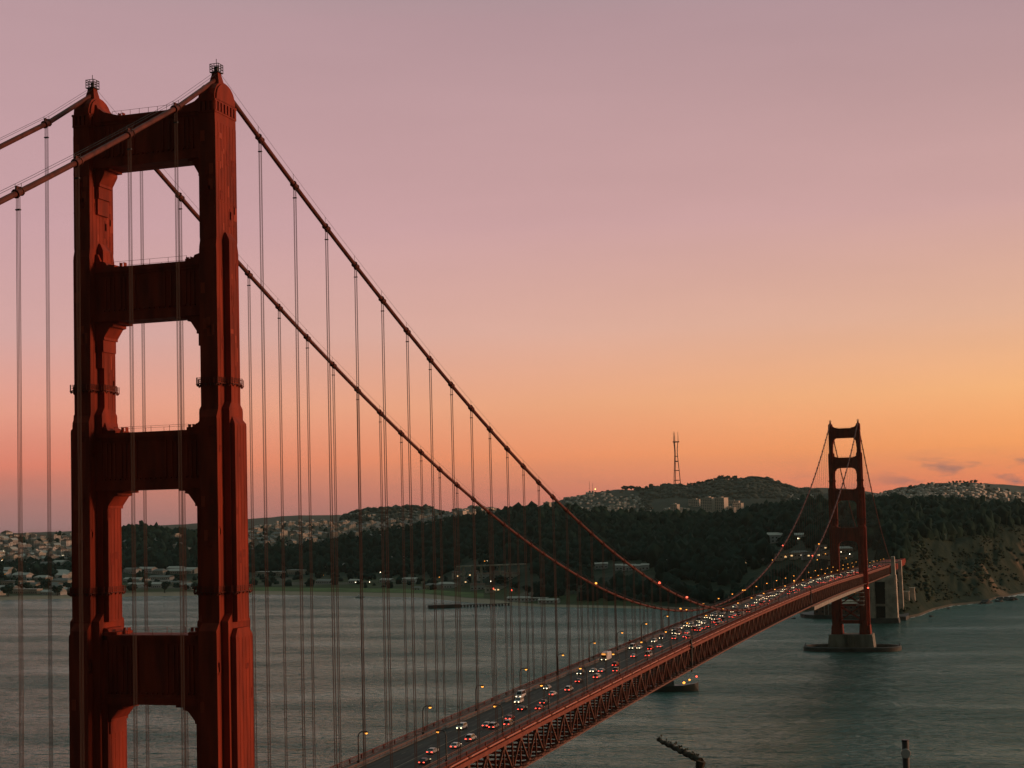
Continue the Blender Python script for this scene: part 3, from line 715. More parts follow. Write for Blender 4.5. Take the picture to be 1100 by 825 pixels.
def put_forest(u0, u1, n, r_lo, r_hi, smin=6, smax=11, h=1.15, clear=None):
    for _ in range(n):
        u = NR.uniform(u0, u1); i = int(np.clip((u-US[0])/2, 0, len(US)-1)); lo, hi = r_lo(u, COLS[i][0]), r_hi(u, COLS[i][0])
        r = math.sqrt(NR.uniform(lo*lo, hi*hi)); p = at_ground(u, r)
        if clear and clear(u, r, p): continue
        s = smin+(smax-smin)*NR.rand()**1.6*1.25; pts.append(p-np.array([0, 0, 1.0])); szs.append((s, s*h*NR.choice([.75, .95, 1.1, 1.3])*NR.uniform(.85, 1.2)))
def vof(p):
    d = np.asarray(p)-CAM; return 550+PPX+F*(d@_R)/(d@_f), 412.5+PPY-F*(d@_U)/(d@_f)
def clearing(u, r, p):
    uu, v = vof(p)
    g = fbm(np.array([p[0]]), np.array([p[1]]), 300, 3)[0]
    if 835 < uu < 945 and 590 < v < 614: return True
    if 690 < uu < 830 and 612 < v < 640: return g > -.25
    if 634 < uu < 700 and 603 < v < 632: return True
    if abs(uu-830) < 10 and 572 < v < 598 or abs(uu-858) < 8 and 572 < v < 598: return True
    if 480 < uu < 565 and 606 < v < 645: return g > -.5
    if v > 600: return g > .45
    return g > 1.25
put_forest(-168, 90, 900, lambda u, R_: R_[3]+150, lambda u, R_: R_[5]+80, clear=lambda u, r, p: fbm(np.array([p[0]]), np.array([p[1]]), 300, 3)[0] > .5)
put_forest(92, 250, 1500, lambda u, R_: R_[3]+60, lambda u, R_: R_[5]+220, 8, 13)
put_forest(250, 420, 1300, lambda u, R_: R_[3]+40, lambda u, R_: R_[5]+120, clear=clearing)
put_forest(420, 580, 1700, lambda u, R_: R_[3], lambda u, R_: R_[5]+200, clear=clearing)
put_forest(575, 970, 5600, lambda u, R_: R_[2]+12, lambda u, R_: R_[5]+200, clear=clearing)
put_forest(960, 1276, 3200, lambda u, R_: R_[3]+15, lambda u, R_: R_[5]+200, clear=clearing)
# scattered street trees between the shore buildings and the houses
put_forest(-168, 480, 240, lambda u, R_: R_[2]-150, lambda u, R_: R_[3]+60, 4, 7.5)
put_forest(-168, 92, 200, lambda u, R_: R_[5]+100, lambda u, R_: R_[8]-20, 6, 11)
put_forest(255, 560, 260, lambda u, R_: R_[5]+300, lambda u, R_: R_[8]-20, 6, 11)
near = [k for k in range(len(pts)) if math.hypot(pts[k][0]-CAM[0], pts[k][1]-CAM[1]) < 3000]
far = [k for k in range(len(pts)) if math.hypot(pts[k][0]-CAM[0], pts[k][1]-CAM[1]) >= 3000]
fo = scatter('forest', [pts[k] for k in near]+[pts[k] for k in far], [szs[k] for k in near]+[szs[k] for k in far], FOREST, BL)
tag(fo, 'dense dark green woods covering the slopes across the water', 'woods', kind='stuff')
pts = []; szs = []
put_forest(962, 1276, 3600, lambda u, R_: R_[2]+8, lambda u, R_: R_[3]+30, .8, 2.6, .6, clear=lambda u, r, p: fbm(np.array([p[0]]), np.array([p[1]]), 90, 3)[0] > .15)
put_forest(962, 1276, 900, lambda u, R_: R_[2]+25, lambda u, R_: R_[3]+30, 2.5, 5.5, .6, clear=lambda u, r, p: fbm(np.array([p[0]]), np.array([p[1]]), 140, 3)[0] > -.1)
tag(scatter('cliff_scrub', pts, szs, mat('scrub_foliage', (.030,.048,.028), .9, .1, var=.4, vscale=.08), BS), 'low scrub clinging to the sea cliff', 'scrub', kind='stuff')
pts = []; szs = []
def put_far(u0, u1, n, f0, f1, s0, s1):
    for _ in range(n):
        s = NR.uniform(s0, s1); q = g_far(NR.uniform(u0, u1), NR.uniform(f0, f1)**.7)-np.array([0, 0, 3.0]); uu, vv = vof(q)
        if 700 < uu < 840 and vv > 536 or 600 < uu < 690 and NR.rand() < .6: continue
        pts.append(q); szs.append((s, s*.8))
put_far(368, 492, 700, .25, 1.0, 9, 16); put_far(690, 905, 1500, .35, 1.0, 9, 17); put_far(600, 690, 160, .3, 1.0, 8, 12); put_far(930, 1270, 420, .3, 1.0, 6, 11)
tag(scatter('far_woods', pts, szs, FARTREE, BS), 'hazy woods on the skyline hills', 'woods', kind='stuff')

def hit_far(u, v):                                # point of the far hills' front slope seen at a photo pixel
    V, u0 = FARV['far_hills']; i = int(np.clip((u-u0)/2, 0, V.shape[0]-1)); d = ray(u, v); tn = d[2]/math.hypot(d[0], d[1])
    rr = np.hypot(V[i, :, 0]-CAM[0], V[i, :, 1]-CAM[1]); k = np.where(V[i, :, 2] >= CAM[2]+rr*tn)[0]
    return V[i, k[0]] if len(k) else None
# trees one can tell apart
def tree(name, p, h, wd, label, group, m=FOREST):
    t = empty(name, tuple(p), NR.uniform(0, 6.28), label=label, cat='tree', group=group)
    b = MB(); b.tube([(0, 0, -1.5), (.1*wd, 0, h*.3), (.05*wd, .06*wd, h*.62)], [wd*.07, wd*.05, wd*.03], 6)
    for k in range(3):
        a = k*2.1; b.tube([(.08*wd, 0, h*(.28+.08*k)), (wd*.3*math.cos(a), wd*.3*math.sin(a), h*(.55+.08*k))], [wd*.035, wd*.015], 5)
    b.build('trunk', TRUNK, t)
    V = []; Fc = []; o = 0
    for k in range(6):
        v, f = BIG[NR.randint(4)]; s = NR.uniform(.26, .42)*wd
        c = np.array([NR.uniform(-.32, .32)*wd, NR.uniform(-.32, .32)*wd, h*NR.uniform(.5, .85)]); V.append(v*np.array([s, s, s*.75])+c); Fc.append(f+o); o += len(v)
    np_mesh('crown', np.concatenate(V), np.concatenate(Fc), m, t, False); return t
proto_tree = [tree('broadleaf_tree', (0, 0, -500), NR.uniform(13, 17), NR.uniform(10, 14), 'x', 'x') for _ in range(5)]
ntree = [0]
def place_tree(p, s, label, group, m=None):
    k = ntree[0]; ntree[0] += 1
    o = proto_tree[k] if k < 5 else copy_tree(proto_tree[k % 5])
    o.location = tuple(p); o.scale = (s,)*3; o.rotation_euler = (0, 0, NR.uniform(0, 6.28)); o['label'] = label; o['group'] = group
for u in [290,305,322,342,360,395,413,432,505,518,537,552,566,580,598,614,629,660,688,706]:
    i = int((u-US[0])/2); R_ = COLS[i][0]
    place_tree(at_ground(u, R_[2]+NR.uniform(20, 110)), NR.uniform(.8, 1.3), 'rounded dark tree standing behind the far shoreline', 'trees along the far shore')
for u in [8,27,49,61,72,142,158,176,199,209]:
    i = int((u-US[0])/2); R_ = COLS[i][0]
    place_tree(at_ground(u, R_[1]+NR.uniform(90, 300)), NR.uniform(.9, 1.5), 'dark bushy tree among the waterfront sheds', 'trees among the waterfront sheds')
for u in list(np.linspace(672, 700, 8))+list(np.linspace(742, 792, 15)):
    place_tree(g_far(u, .985)-np.array([0, 0, 4]), NR.uniform(1.2, 2.0), 'tree silhouette on the crest of the mast hill', 'trees on the mast hill crest')
for u in list(np.linspace(942, 1000, 10))+list(np.linspace(1022, 1056, 9))+list(np.linspace(1064, 1084, 4)):
    place_tree(g_far(u, .985)-np.array([0, 0, 3]), NR.uniform(.5, 1.0), 'small tree silhouette on the housing hill right of the far tower', 'trees on the housing hill crest')

# ------------------------------------------------------------------ buildings
WALLS = [mat('house_wall_%s' % n, c, .8, var=.12, vscale=.05) for n, c in (('cream', (.72,.66,.56)), ('white', (.8,.78,.74)), ('tan', (.6,.5,.4)), ('grey', (.45,.44,.42)))]
ROOFS = [mat('roof_grey', (.24,.23,.21), .85), mat('roof_brown', (.15,.085,.06), .85), mat('roof_pale', (.58,.54,.48), .8)]
WIN = mat('dark_window', (.025,.03,.035), .2, .6)
LIT = mat('lit_window', (.6,.45,.25), .4, emit=(1,.62,.28), es=1.2)
def house_mb(w_, d_, h_, kind):
    b = MB(); b.box(-w_/2, w_/2, -d_/2, d_/2, -4, h_, 0)
    if kind == 0:
        rh = w_*.22; b.prism([(-w_/2-.5, h_-.1), (w_/2+.5, h_-.1), (0, h_+rh)], -d_/2-.5, d_/2+.5, 1)
    elif kind == 1:
        b.box(-w_/2-.2, w_/2+.2, -d_/2-.2, d_/2+.2, h_+.003, h_+.6, 1); b.box(-w_*.15, w_*.2, -d_*.2, d_*.2, h_+.6, h_+2.6, 0)
    else:
        b.frus(0, 0, h_+.003, h_+w_*.2, w_/2+.6, d_/2+.6, w_*.1, d_*.15, 1)
    n = max(1, int(h_//3.2)); m = max(2, int(w_//4))
    for i in range(n):
        for k in range(m):
            x = -w_/2+(k+.5)*w_/m
            for s in (-1, 1): b.box(x-.7, x+.7, s*d_/2-.04, s*d_/2+.04, 1.1+i*3.2, 2.6+i*3.2, 2)
        for k in range(2):
            y = -d_/2+(k+.5)*d_/2
            for s in (-1, 1): b.box(s*w_/2-.04, s*w_/2+.04, y-.7, y+.7, 1.1+i*3.2, 2.6+i*3.2, 2)
    return b
HK = []
for k in range(12):
    w_, d_, h_ = R.uniform(11, 24), R.uniform(10, 16), R.choice([6.5, 7.5, 9.5, 10, 13])
    HK.append((w_, d_, h_, k % 3, R.randrange(4), R.randrange(3)))
HP = [house_mb(*q[:4]).mesh('hillside_house', [WALLS[q[4]], ROOFS[q[5]], WIN]) for q in HK]
nh = [0]
def house(p, s=1.0, rz=None):
    o = bpy.data.objects.new('hillside_house', HP[R.randrange(12)]); COL.objects.link(o)
    o.location = tuple(p); o.scale = (s,)*3; o.rotation_euler = (0, 0, R.uniform(-.25, .25)-.55 if rz is None else rz)
    return o
cand = []
for _ in range(330): cand.append((R.uniform(-60, 84), R.uniform(576, 604)))
for _ in range(420):
    u = R.uniform(266, 562); lo = float(mid_v(u))+1.5; hi = float(for_v(u))-1
    if hi > lo: cand.append((u, R.uniform(lo, hi)))
for _ in range(40): cand.append((R.uniform(130, 222), R.uniform(573, 600)))
stuffm = MB(); kept = 0
class Cellar: cells = set()
for (u, v) in cand:
    p, r = hit(u, v)
    key = (int(p[0]//17), int(p[1]//17))
    if key in Cellar.cells: continue
    Cellar.cells.add(key)
    if kept < 225:
        kept += 1; tag(house(p, R.uniform(1.1, 1.9)), 'pale boxy house packed into the hillside streets beyond the far shore', 'house', 'houses on the hillside streets')
    else:
        q = HK[R.randrange(12)]; b = house_mb(*q[:4]); a = R.uniform(-.8, -.3); ca, sa = math.cos(a), math.sin(a); s = R.uniform(1.0, 1.7)
        stuffm.add([(p[0]+s*(x*ca-y*sa), p[1]+s*(x*sa+y*ca), p[2]+s*z) for x, y, z in b.v], b.f); stuffm.mi[-len(b.f):] = b.mi
tag(stuffm.build('hillside_houses', [WALLS[0], ROOFS[0], WIN]), 'crowded rows of further houses on the hillsides', 'houses', kind='stuff')
def far_rows(name, rows, m, label):
    b = MB()
    for (u0, u1, v0, v1, n, slope) in rows:
        for _ in range(n):
            u = R.uniform(u0, u1); v = v0+(v1-v0)*round(R.random()*7)/7+slope*(u-u0)+R.uniform(-.5, .5); p = hit_far(u, v)
            if p is None: continue
            s = R.uniform(3.5, 6.5)*R.choice([1, 1, 1, 1.8]); h = R.uniform(5, 9); y_ = R.uniform(5, 8)
            q = MB(); q.box(-s, s, -y_, y_, -9, h, 0); q.prism([(-s, h+.01), (s, h+.01), (0, h+2.2)], -y_, y_, 1); a = R.uniform(-.8, -.4); ca, sa = math.cos(a), math.sin(a)
            b.add([(p[0]+x*ca-y*sa, p[1]+x*sa+y*ca, p[2]+z) for x, y, z in q.v], q.f); b.mi[-len(q.f):] = q.mi
    o = b.build(name, [m, ROOFS[2]]); tag(o, label, 'houses', kind='stuff')
far_rows('skyline_houses', [(606,690,530,549,150,.05),(560,606,544,549,24,0),(840,905,531,538,34,.05),(520,562,548,556,24,0),(650,745,546,553,34,0)], mat('far_house_wall', (.72,.64,.54), .8), 'scattered houses climbing the hill below the mast')
far_rows('ridge_houses', [(936,1000,529,541,110,-.05),(985,1060,523,538,190,0),(1050,1110,526,538,80,.08),(1100,1270,537,546,40,0)], MATS['far_house_wall'], 'rows of houses on the hill to the right of the far tower')
far_rows('lowland_houses', [(268,366,562,569,60,-.02),(360,480,556,562,40,-.05)], MATS['far_house_wall'], 'houses on the low hills behind the near tower')

def building(name, p, w_, d_, h_, rz, label, cat, group=None, wall=None, roof=None, kind='gable', rows=1, lit=0):
    t = empty(name, tuple(p), rz, label=label, cat=cat, group=group); wall = wall or WALLS[1]; roof = roof or ROOFS[0]
    MB().box(-w_/2, w_/2, -d_/2, d_/2, -4, h_).build('wall', wall, t)
    b = MB()
    if kind == 'gable': b.prism([(-d_/2-.6, h_-.05), (d_/2+.6, h_-.05), (0, h_+d_*.24)], -w_/2-.6, w_/2+.6, axis='x')
    elif kind == 'hip': b.frus(0, 0, h_+.003, h_+d_*.25, w_/2+.7, d_/2+.7, max(.5, w_/2-d_*.45), .3)
    elif kind == 'vault': b.prism([(d_/2*math.cos(math.pi*k/10), h_-.05+d_*.3*math.sin(math.pi*k/10)) for k in range(11)], -w_/2-.4, w_/2+.4, axis='x')
    else: b.box(-w_/2-.3, w_/2+.3, -d_/2-.3, d_/2+.3, h_+.003, h_+.9)
    b.build('roof', roof, t)
    wn = MB(); ln = MB(); n = max(2, int(w_/6))
    for k in range(n):
        x = -w_/2+(k+.5)*w_/n
        for q in range(rows):
            z = 1.4+q*(h_-1)/rows
            (ln if R.random() < lit else wn).box(x-min(1.6, w_/n*.3), x+min(1.6, w_/n*.3), -d_/2-.06, -d_/2+.05, z, z+min(2.0, (h_-1)/rows*.6))
    if wn.v: wn.build('window_row', WIN, t)
    if ln.v: ln.build('lit_window', LIT, t)
    return t
# waterfront flats: sheds, halls and blocks, from photo pixels on the ground
WF = [(4,617,70,26,11,'gable',0),(24,622,54,22,9,'gable',1),(46,613,62,30,15,'vault',1),(66,612,46,30,17,'vault',1),(14,628,60,20,8,'flat',2),(35,631,48,18,7,'gable',0),
      (70,621,44,20,9,'gable',0),(62,633,40,16,7,'gable',1),(12,636,38,14,6,'gable',2),(50,638,30,12,6,'flat',1),(74,636,34,14,6,'gable',1),(-25,620,70,26,11,'gable',1),(-30,632,60,22,8,'flat',0),
      (142,616,44,18,9,'gable',1),(158,615,56,18,9,'gable',1),(172,617,40,18,8,'hip',0),(189,615,46,18,9,'gable',1),(204,616,44,20,9,'gable',0),(148,626,60,18,7,'flat',2),(180,628,64,18,7,'flat',2),(205,631,70,16,6,'gable',1),
      (277,605,30,16,9,'gable',1),(300,604,26,14,8,'gable',1),(330,603,36,16,9,'gable',0),(290,619,80,18,9,'flat',2),(318,617,50,16,9,'flat',2),(352,612,44,16,8,'hip',0),(375,610,40,14,8,'gable',0),
      (349,627,50,14,6,'gable',1),(381,627,30,12,6,'gable',1),(417,604,40,16,9,'gable',0),(430,603,30,14,8,'gable',1),(415,626,34,12,6,'gable',1),(440,626,36,14,7,'gable',1),(447,634,18,10,5,'hip',1),(464,633,34,14,8,'hip',2),(478,632,40,14,8,'hip',1)]
for (u, v, w_, d_, h_, k, wi) in WF:
    p, r = hit(u, v); building('waterfront_shed', p, w_, d_, h_, -.32+R.uniform(-.12, .12), 'long low pale building on the waterfront flats across the strait', 'building', 'waterfront buildings', WALLS[wi], ROOFS[R.choice([0, 2, 2])], k)
for _ in range(34):
    u = R.choice([R.uniform(-25, 80), R.uniform(-5, 80), R.uniform(136, 216)]); v = R.uniform(609, 640) if u < 90 else R.uniform(613, 634)
    p, r = hit(u, v); building('waterfront_shed', p, R.uniform(22, 75), R.uniform(12, 22), R.uniform(5, 9), -.32+R.uniform(-.15, .15), 'long low pale building on the waterfront flats across the strait', 'building', 'waterfront buildings', WALLS[R.choice([0, 1, 1, 2])], ROOFS[R.choice([0, 2, 2])], R.choice(['gable', 'flat', 'gable', 'hip']))
for (u, v, w_, k) in [(492,621,26,'gable'),(499,627,18,'gable'),(508,619,20,'hip'),(518,622,22,'gable'),(527,613,24,'gable'),(536,620,20,'gable'),(548,623,30,'hip'),(512,634,26,'gable'),(533,635,44,'flat')]:
    p, r = hit(u, v); building('post_house', p, w_, 12, 9, .3+R.uniform(-.3, .3), 'pale steep-roofed house beside the shore green below the viaduct', 'house', 'houses below the viaduct', WALLS[R.choice([0, 1, 3])], ROOFS[1], k, lit=.15)
for (u, v, w_, k_) in [(556,646,40,'gable'),(571,646.5,52,'flat'),(588,648,34,'gable')]:
    p, r = hit(u, v); building('boathouse', p, w_, 10, 5, -.15, 'low white %s at the water below the woods' % {556: 'gabled boathouse left of the flat one', 571: 'flat-roofed boathouse', 588: 'gabled boathouse right of the flat one'}[u], 'building', 'boathouses at the water', WALLS[1], ROOFS[2], k_)
for k, u in enumerate([642,648,664,671,678,685,692]):
    p, r = hit(u, 612+(.8 if k > 1 else 0)); building('terrace_house', p, 13, 10, 8, .25, 'white gabled house in the short row amid the dark woods', 'house', 'white row in the woods', WALLS[1], ROOFS[2], 'gable')
for k, (u, v, w_) in enumerate([(713,609,16),(736,610,20),(751,613,16),(770,612,18),(783,609,30),(797,608,26),(807,607,24),(820,606,36),(742,599,12),(781,598,14),(825,603,30),(843,602,34),(858,601,30),(873,600,36),(890,598,40),(884,592,26),(905,594,30),(899,605,44)]):
    p, r = hit(u, v); building('toll_plaza_block', p, w_, 12, 7, .2+R.uniform(-.2, .2), 'low dim building among trees behind the far end of the bridge', 'building', 'buildings behind the far bridge end', WALLS[R.choice([0, 2, 3])], ROOFS[R.randrange(3)], R.choice(['gable', 'flat', 'hip']), lit=.3)
p, r = hit(830, 584); building('hillside_hall', p, 34, 20, 13, .15, 'large white gabled house alone in the dark woods beside the red cable lamp', 'house', None, WALLS[1], ROOFS[2], 'gable', 2)
p, r = hit(858, 581); building('hillside_lodge', p, 18, 14, 9, .2, 'pale house with a bright lamp between the two rising cables', 'house', None, WALLS[1], ROOFS[2], 'gable', 1, .5)
for (u, v) in [(1011,578.5),(1022,577.5)]:
    p, r = hit(u, v-1); building('cliff_bunker', p, 16 if u < 1015 else 9, 7, 4, .1, 'long low lit shelter on the cliff top road' if u < 1015 else 'small low shelter beside the lit one on the cliff top', 'building', None, WALLS[0], ROOFS[2], 'flat', 1, .6)
# hospital slabs under the mast hill
UC = mat('hospital_wall', (.8,.7,.58), .8, var=.08, vscale=.02)
def far_block(name, u, v, w_, d_, h_, label, m=UC, r=7300):
    q_ = hit_far(u, v) if r > 6900 else None; p = at_r(u, v, r) if q_ is None else q_
    t = empty(name, tuple(p), -.35, label=label, cat='building'); MB().box(-w_/2, w_/2, -d_/2, d_/2, -60, h_).build('wall', m, t)
    b = MB(); b.box(-w_/2-.8, w_/2+.8, -d_/2-.8, d_/2+.8, h_+.003, h_+1.6); b.box(-w_*.2, w_*.15, -d_*.25, d_*.25, h_+1.6, h_+6); b.build('roof', ROOFS[2], t)
    b = MB(); n = max(3, int(w_/9)); q = max(2, int(h_/7))
    for i in range(n):
        for k in range(q):
            x = -w_/2+(i+.5)*w_/n; z = 2+k*(h_-2)/q; b.box(x-w_/n*.3, x+w_/n*.3, -d_/2-.15, -d_/2+.05, z, z+(h_-2)/q*.5)
    b.build('window_row', WIN, t); return t
far_block('hospital_tower', 749, 544, 62, 30, 32, 'wide flat hospital slab at the left of the hillside group')
far_block('hospital_tower', 763, 549, 62, 40, 62, 'tall hospital block in the middle of the hillside group')
far_block('hospital_tower', 777.5, 549, 52, 40, 62, 'tall hospital block at the right of the hillside group')
far_block('hospital_tower', 726.5, 551, 38, 26, 38, 'lone grey tower block left of the hospital group')
far_block('hospital_annex', 795, 549, 46, 26, 26, 'stepped pale annex just right of the hospital group')
far_block('hospital_annex', 812, 548.5, 92, 20, 18, 'long low pale wing running right of the hospital annex')
far_block('hospital_annex', 785, 553, 66, 24, 22, 'bright low block in front of the hospital group')
far_block('hillside_slab', 789, 541, 76, 14, 10, 'thin long slab on the slope above the hospital annex', r=7600)
far_block('hilltop_block', 500, 554, 40, 20, 22, 'pale apartment block on the left hill crest between the suspenders', WALLS[2], 5850)
far_block('hilltop_block', 483, 556, 26, 18, 16, 'small pale block left of the hill crest apartment block', WALLS[2], 5850)
far_block('hilltop_block', 588, 546, 34, 16, 26, 'squat tower on the crest just under the near cable', WALLS[2], 6900)

# three-legged broadcast mast
st = empty('broadcast_mast', tuple(at_r(727, 523, 8290)), .35, label='tall three-legged lattice broadcast mast on the skyline hill', cat='mast')
LV = [(-20, 24), (75, 17.5), (135, 12.5), (185, 8.5), (215, 10), (247, 13.5)]
SM = mat('mast_paint', (.22,.05,.03), .6); legs_xy = [(math.cos(a), math.sin(a)) for a in (rad(100), rad(220), rad(340))]
for cx, cy in legs_xy:
    MB().tube([(cx*r_, cy*r_, z) for z, r_ in LV], 2.2, 6).build('mast_leg', SM, st)
    MB().tube([(cx*15, cy*15, 247), (cx*15, cy*15, 275), (cx*15, cy*15, 304)], [1.8, 1.5, .8], 6).build('antenna', SM, st)
MB().tube([(legs_xy[0][0]*6, legs_xy[0][1]*6, 247), (legs_xy[0][0]*6, legs_xy[0][1]*6, 298)], [.9, .4], 6).build('antenna', SM, st)
for z, r_, hh in ((36, 20.5, 4), (90, 16.5, 4), (140, 12.2, 6), (168, 9.6, 4), (247, 15.5, 6)):
    b = MB()
    for k in range(3):
        a_, c_ = legs_xy[k], legs_xy[(k+1) % 3]; e = 1.35 if z == 247 else 1.0
        b.bar((a_[0]*r_*e, a_[1]*r_*e, z), (c_[0]*r_*e, c_[1]*r_*e, z), 2.2, hh)
    b.build('cross_truss', SM, st)
for k, u in enumerate([633.5, 636.8]):
    p = at_r(u, 528.5, 8280); t = empty('radio_antenna', tuple(p), 0, label='%s thin radio antenna on the left skyline hill' % ('left-hand' if k == 0 else 'right-hand'), cat='antenna')
    MB().tube([(0, 0, -20), (0, 0, 62-10*k)], [1.3, .6], 6).build('mast_pole', SM, t); MB().box(-5, 5, -4, 4, -20, 6).build('equipment_hut', WALLS[3], t)
p = at_r(639.5, 526, 8270); t = empty('summit_light', tuple(p), 0, label='bright yellow light beside the radio antennas on the left skyline hill', cat='light')
MB().tube([(0, 0, -14), (0, 0, 0)], .8, 6).build('post', DARKM, t); MB().lathe([(.5, 0), (3, 1.5), (3, 4), (.5, 6)], 8).build('lamp_head', mat('summit_lamp', (.9,.8,.3), .4, emit=(1,.75,.2), es=3.5), t)

# far end of the bridge: pylons, viaduct, fort, sea wall
py = empty('concrete_pylon', (0, 1640, 0), 0, label='tall concrete pylon with a dark slot at the end of the red span', cat='pylon')
for s in (-1, 1): 
    b = MB(); b.frus(s*13.2, 0, -2, 58, 7.4, 9.2, 6.6, 8); b.frus(s*16.6, 0, 58, 80.5, 2.4, 5.5, 2.0, 4.6)
    for k in (-4.6, 0, 4.6): b.box(s*13.2+k-.5, s*13.2+k+.5, -9.5, 9.5, -1, 55)
    for z in (12, 22, 32, 42, 52): b.box(s*13.2-7.3, s*13.2+7.3, -9.35, 9.35, z, z+.5)
    b.build('shaft', CONC, py)
b = MB(); b.box(-6.4, 6.4, -7, 7, 50, 60); b.box(-6.3, 6.3, -1.5, 1.5, 20, 22.5); b.build('cross_wall', CONC, py)
b = MB(); b.box(-6.3, 6.3, 3, 5, -2, 50); b.build('recess_wall', mat('slot_shade_colour', (.05,.05,.045), .9), py)  # near-black colour stands in for the shade inside the open slot
MB().frus(0, 0, -3, 6, 22.5, 13, 21, 11.5).build('pylon_base', CONCD, py)
py2 = empty('concrete_pylon', (0, 1748, 0), 0, label='slim pale concrete pylon pair with cross struts behind the slotted pylon', cat='pylon')
for s in (-1, 1):
    b = MB(); b.frus(s*17.2, 0, 0, 72, 3.0, 6, 2.0, 4.2); b.build('shaft', CONC, py2)
b = MB()
for z in (28, 44, 58, 68): b.box(-15, 15, -1.5, 1.5, z, z+2)
b.build('cross_strut', CONC, py2)
vd = empty('approach_viaduct', (0, 0, 0), 0, label='dark approach viaduct running on behind the concrete pylons', cat='viaduct')
b = MB(); b.box(-13, 13, 1655, 2080, 60, 68.6); b.build('viaduct_deck', RED, vd)
for y in (1850, 1940, 2030):
    b = MB(); b.box(-11, -7, y-3, y+3, 5, 60); b.box(7, 11, y-3, y+3, 5, 60); b.box(-7, 7, y-2, y+2, 52, 60); b.build('viaduct_pier', CONC, vd)
for k, (u, v0, v1) in enumerate([(974.5, 636, 657), (980.5, 632, 653)]):
    a = at_r(u, v1, 2052+16*k); c = at_r(u, v0, 2052+16*k); hgt = c[2]-a[2]
    t = empty('bastion_pier', (a[0], a[1], a[2]-2), 0, label='%s short pale tapered concrete pier standing on the beach' % ('nearer' if k == 0 else 'farther'), cat='pier')
    MB().frus(0, 0, -2, hgt+2, 4.2, 5, 3.2, 4).build('shaft', CONC, t); MB().box(-3.8, 3.8, -4.6, 4.6, hgt+2.003, hgt+3.2).build('cap', CONC, t)
BRICK = mat('fort_brick', (.17,.10,.075), .85, var=.2, vscale=.3)
ft = empty('brick_fort', (-52, 1738, 0), .06, label='low brick fort behind the far tower legs', cat='fort')
b = MB(); b.box(-40, 40, -24, 24, 0, 17.5); b.build('wall', BRICK, ft)
b = MB(); b.box(-41, 41, -25, 25, 17.503, 19); b.box(-20, 20, -8, 8, 19, 21.5); b.build('parapet', CONC, ft)
b = MB()
for k in range(11):
    for q in range(3): x = -36+7.2*k; z = 2.5+5*q; b.box(x-1, x+1, -24.12, -23.9, z, z+2.2)
b.build('gun_port', WIN, ft)
for k in range(2): MB().box(-27+k*5, -26+k*5, -24.5, -24.05, 0, 18).build('downpipe', CONC, ft)
sw = MB(); pl = [(-112, 1742), (-104, 1722), (-90, 1708), (-60, 1700), (-20, 1690), (27, 1676), (29, 1700), (24, 1776), (-100, 1800)]
sw.prism(pl, -4, 4.6, axis='z'); sw = sw.build('sea_wall', mat('wet_stone', (.04,.042,.036), .6, var=.3, vscale=.2)); tag(sw, 'dark wet sea wall wrapping the point under the fort', 'sea wall')
for k in range(16):
    v, f = BIG[k % 4]; s = NR.uniform(1.5, 4.5); u = NR.uniform(1052, 1092); vv = 648-(u-1052)*.13+NR.uniform(-1.5, 1.5)
    p = on_z(u, vv, 0); o = np_mesh('shore_rock', v*np.array([s*1.5, s, s*.7])+np.array([p[0], p[1], .2]), f, mat('wet_rock', (.03,.03,.027), .6), None, False)
    tag(o, 'dark wet rock awash off the end of the beach', 'rock', 'rocks off the beach')
for k, (u, v) in enumerate([(1019, 654), (1000, 662.5), (852.5, 664.5)]):
    p = on_z(u, v, 0); v_, f = BIG[k]; o = np_mesh('lone_rock', v_*np.array([2.6, 1.8, 1.4])+p, f, MATS['wet_rock'], None, False)
    tag(o, ['small dark rock off the curve of the beach', 'lone dark rock in the water in front of the beach', 'tiny rock in the water left of the sea wall'][k], 'rock')
sf = MB(); vs = []; us_ = list(np.arange(967, 1140, 3.0))     # surf line
for u in us_:
    a = azofu(u); p = on_z(u, float(shore_v(u)), 0); r = math.hypot(p[0]-CAM[0], p[1]-CAM[1]); wd = 7+9*abs(math.sin(u*.31))+(60 if u > 1068 else 0)*abs(math.sin(u*.17))
    for q in (r-wd, r+9): vs.append((CAM[0]+q*math.sin(a), CAM[1]+q*math.cos(a), .05+(.5 if q > r else 0)))
sf.add(vs, [(2*k, 2*k+1, 2*k+3, 2*k+2) for k in range(len(us_)-1)])
def surf_mat():
    m = mat('surf_foam', (.62,.6,.56), .8); t = m.node_tree; b = t.nodes['Principled BSDF']; g = t.nodes.new('ShaderNodeNewGeometry'); n = t.nodes.new('ShaderNodeTexNoise'); n.inputs['Scale'].default_value = .12; n.inputs['Detail'].default_value = 6
    t.links.new(g.outputs['Position'], n.inputs['Vector']); c = t.nodes.new('ShaderNodeValToRGB'); c.color_ramp.elements[0].position = .38; c.color_ramp.elements[1].position = .5; t.links.new(n.outputs[0], c.inputs[0]); t.links.new(c.outputs[0], b.inputs['Alpha']); return m
tag(sf.build('surf', surf_mat()), 'broken line of foam along the beach', 'surf', kind='structure')
# mown shore green
gv = []; gu = list(np.arange(262, 520, 4.0))
for u in gu:
    i = int((u-US[0])/2); R_ = COLS[i][0]; a = azofu(u)
    for r in (R_[1]+105, R_[1]+235): gv.append((CAM[0]+r*math.sin(a), CAM[1]+r*math.cos(a), ground(i, r)+.5))
gm = MB().add(gv, [(2*k, 2*k+1, 2*k+3, 2*k+2) for k in range(len(gu)-1)]); tag(gm.build('shore_lawn', GRASS), 'flat green field behind the far beach', 'field', kind='structure')

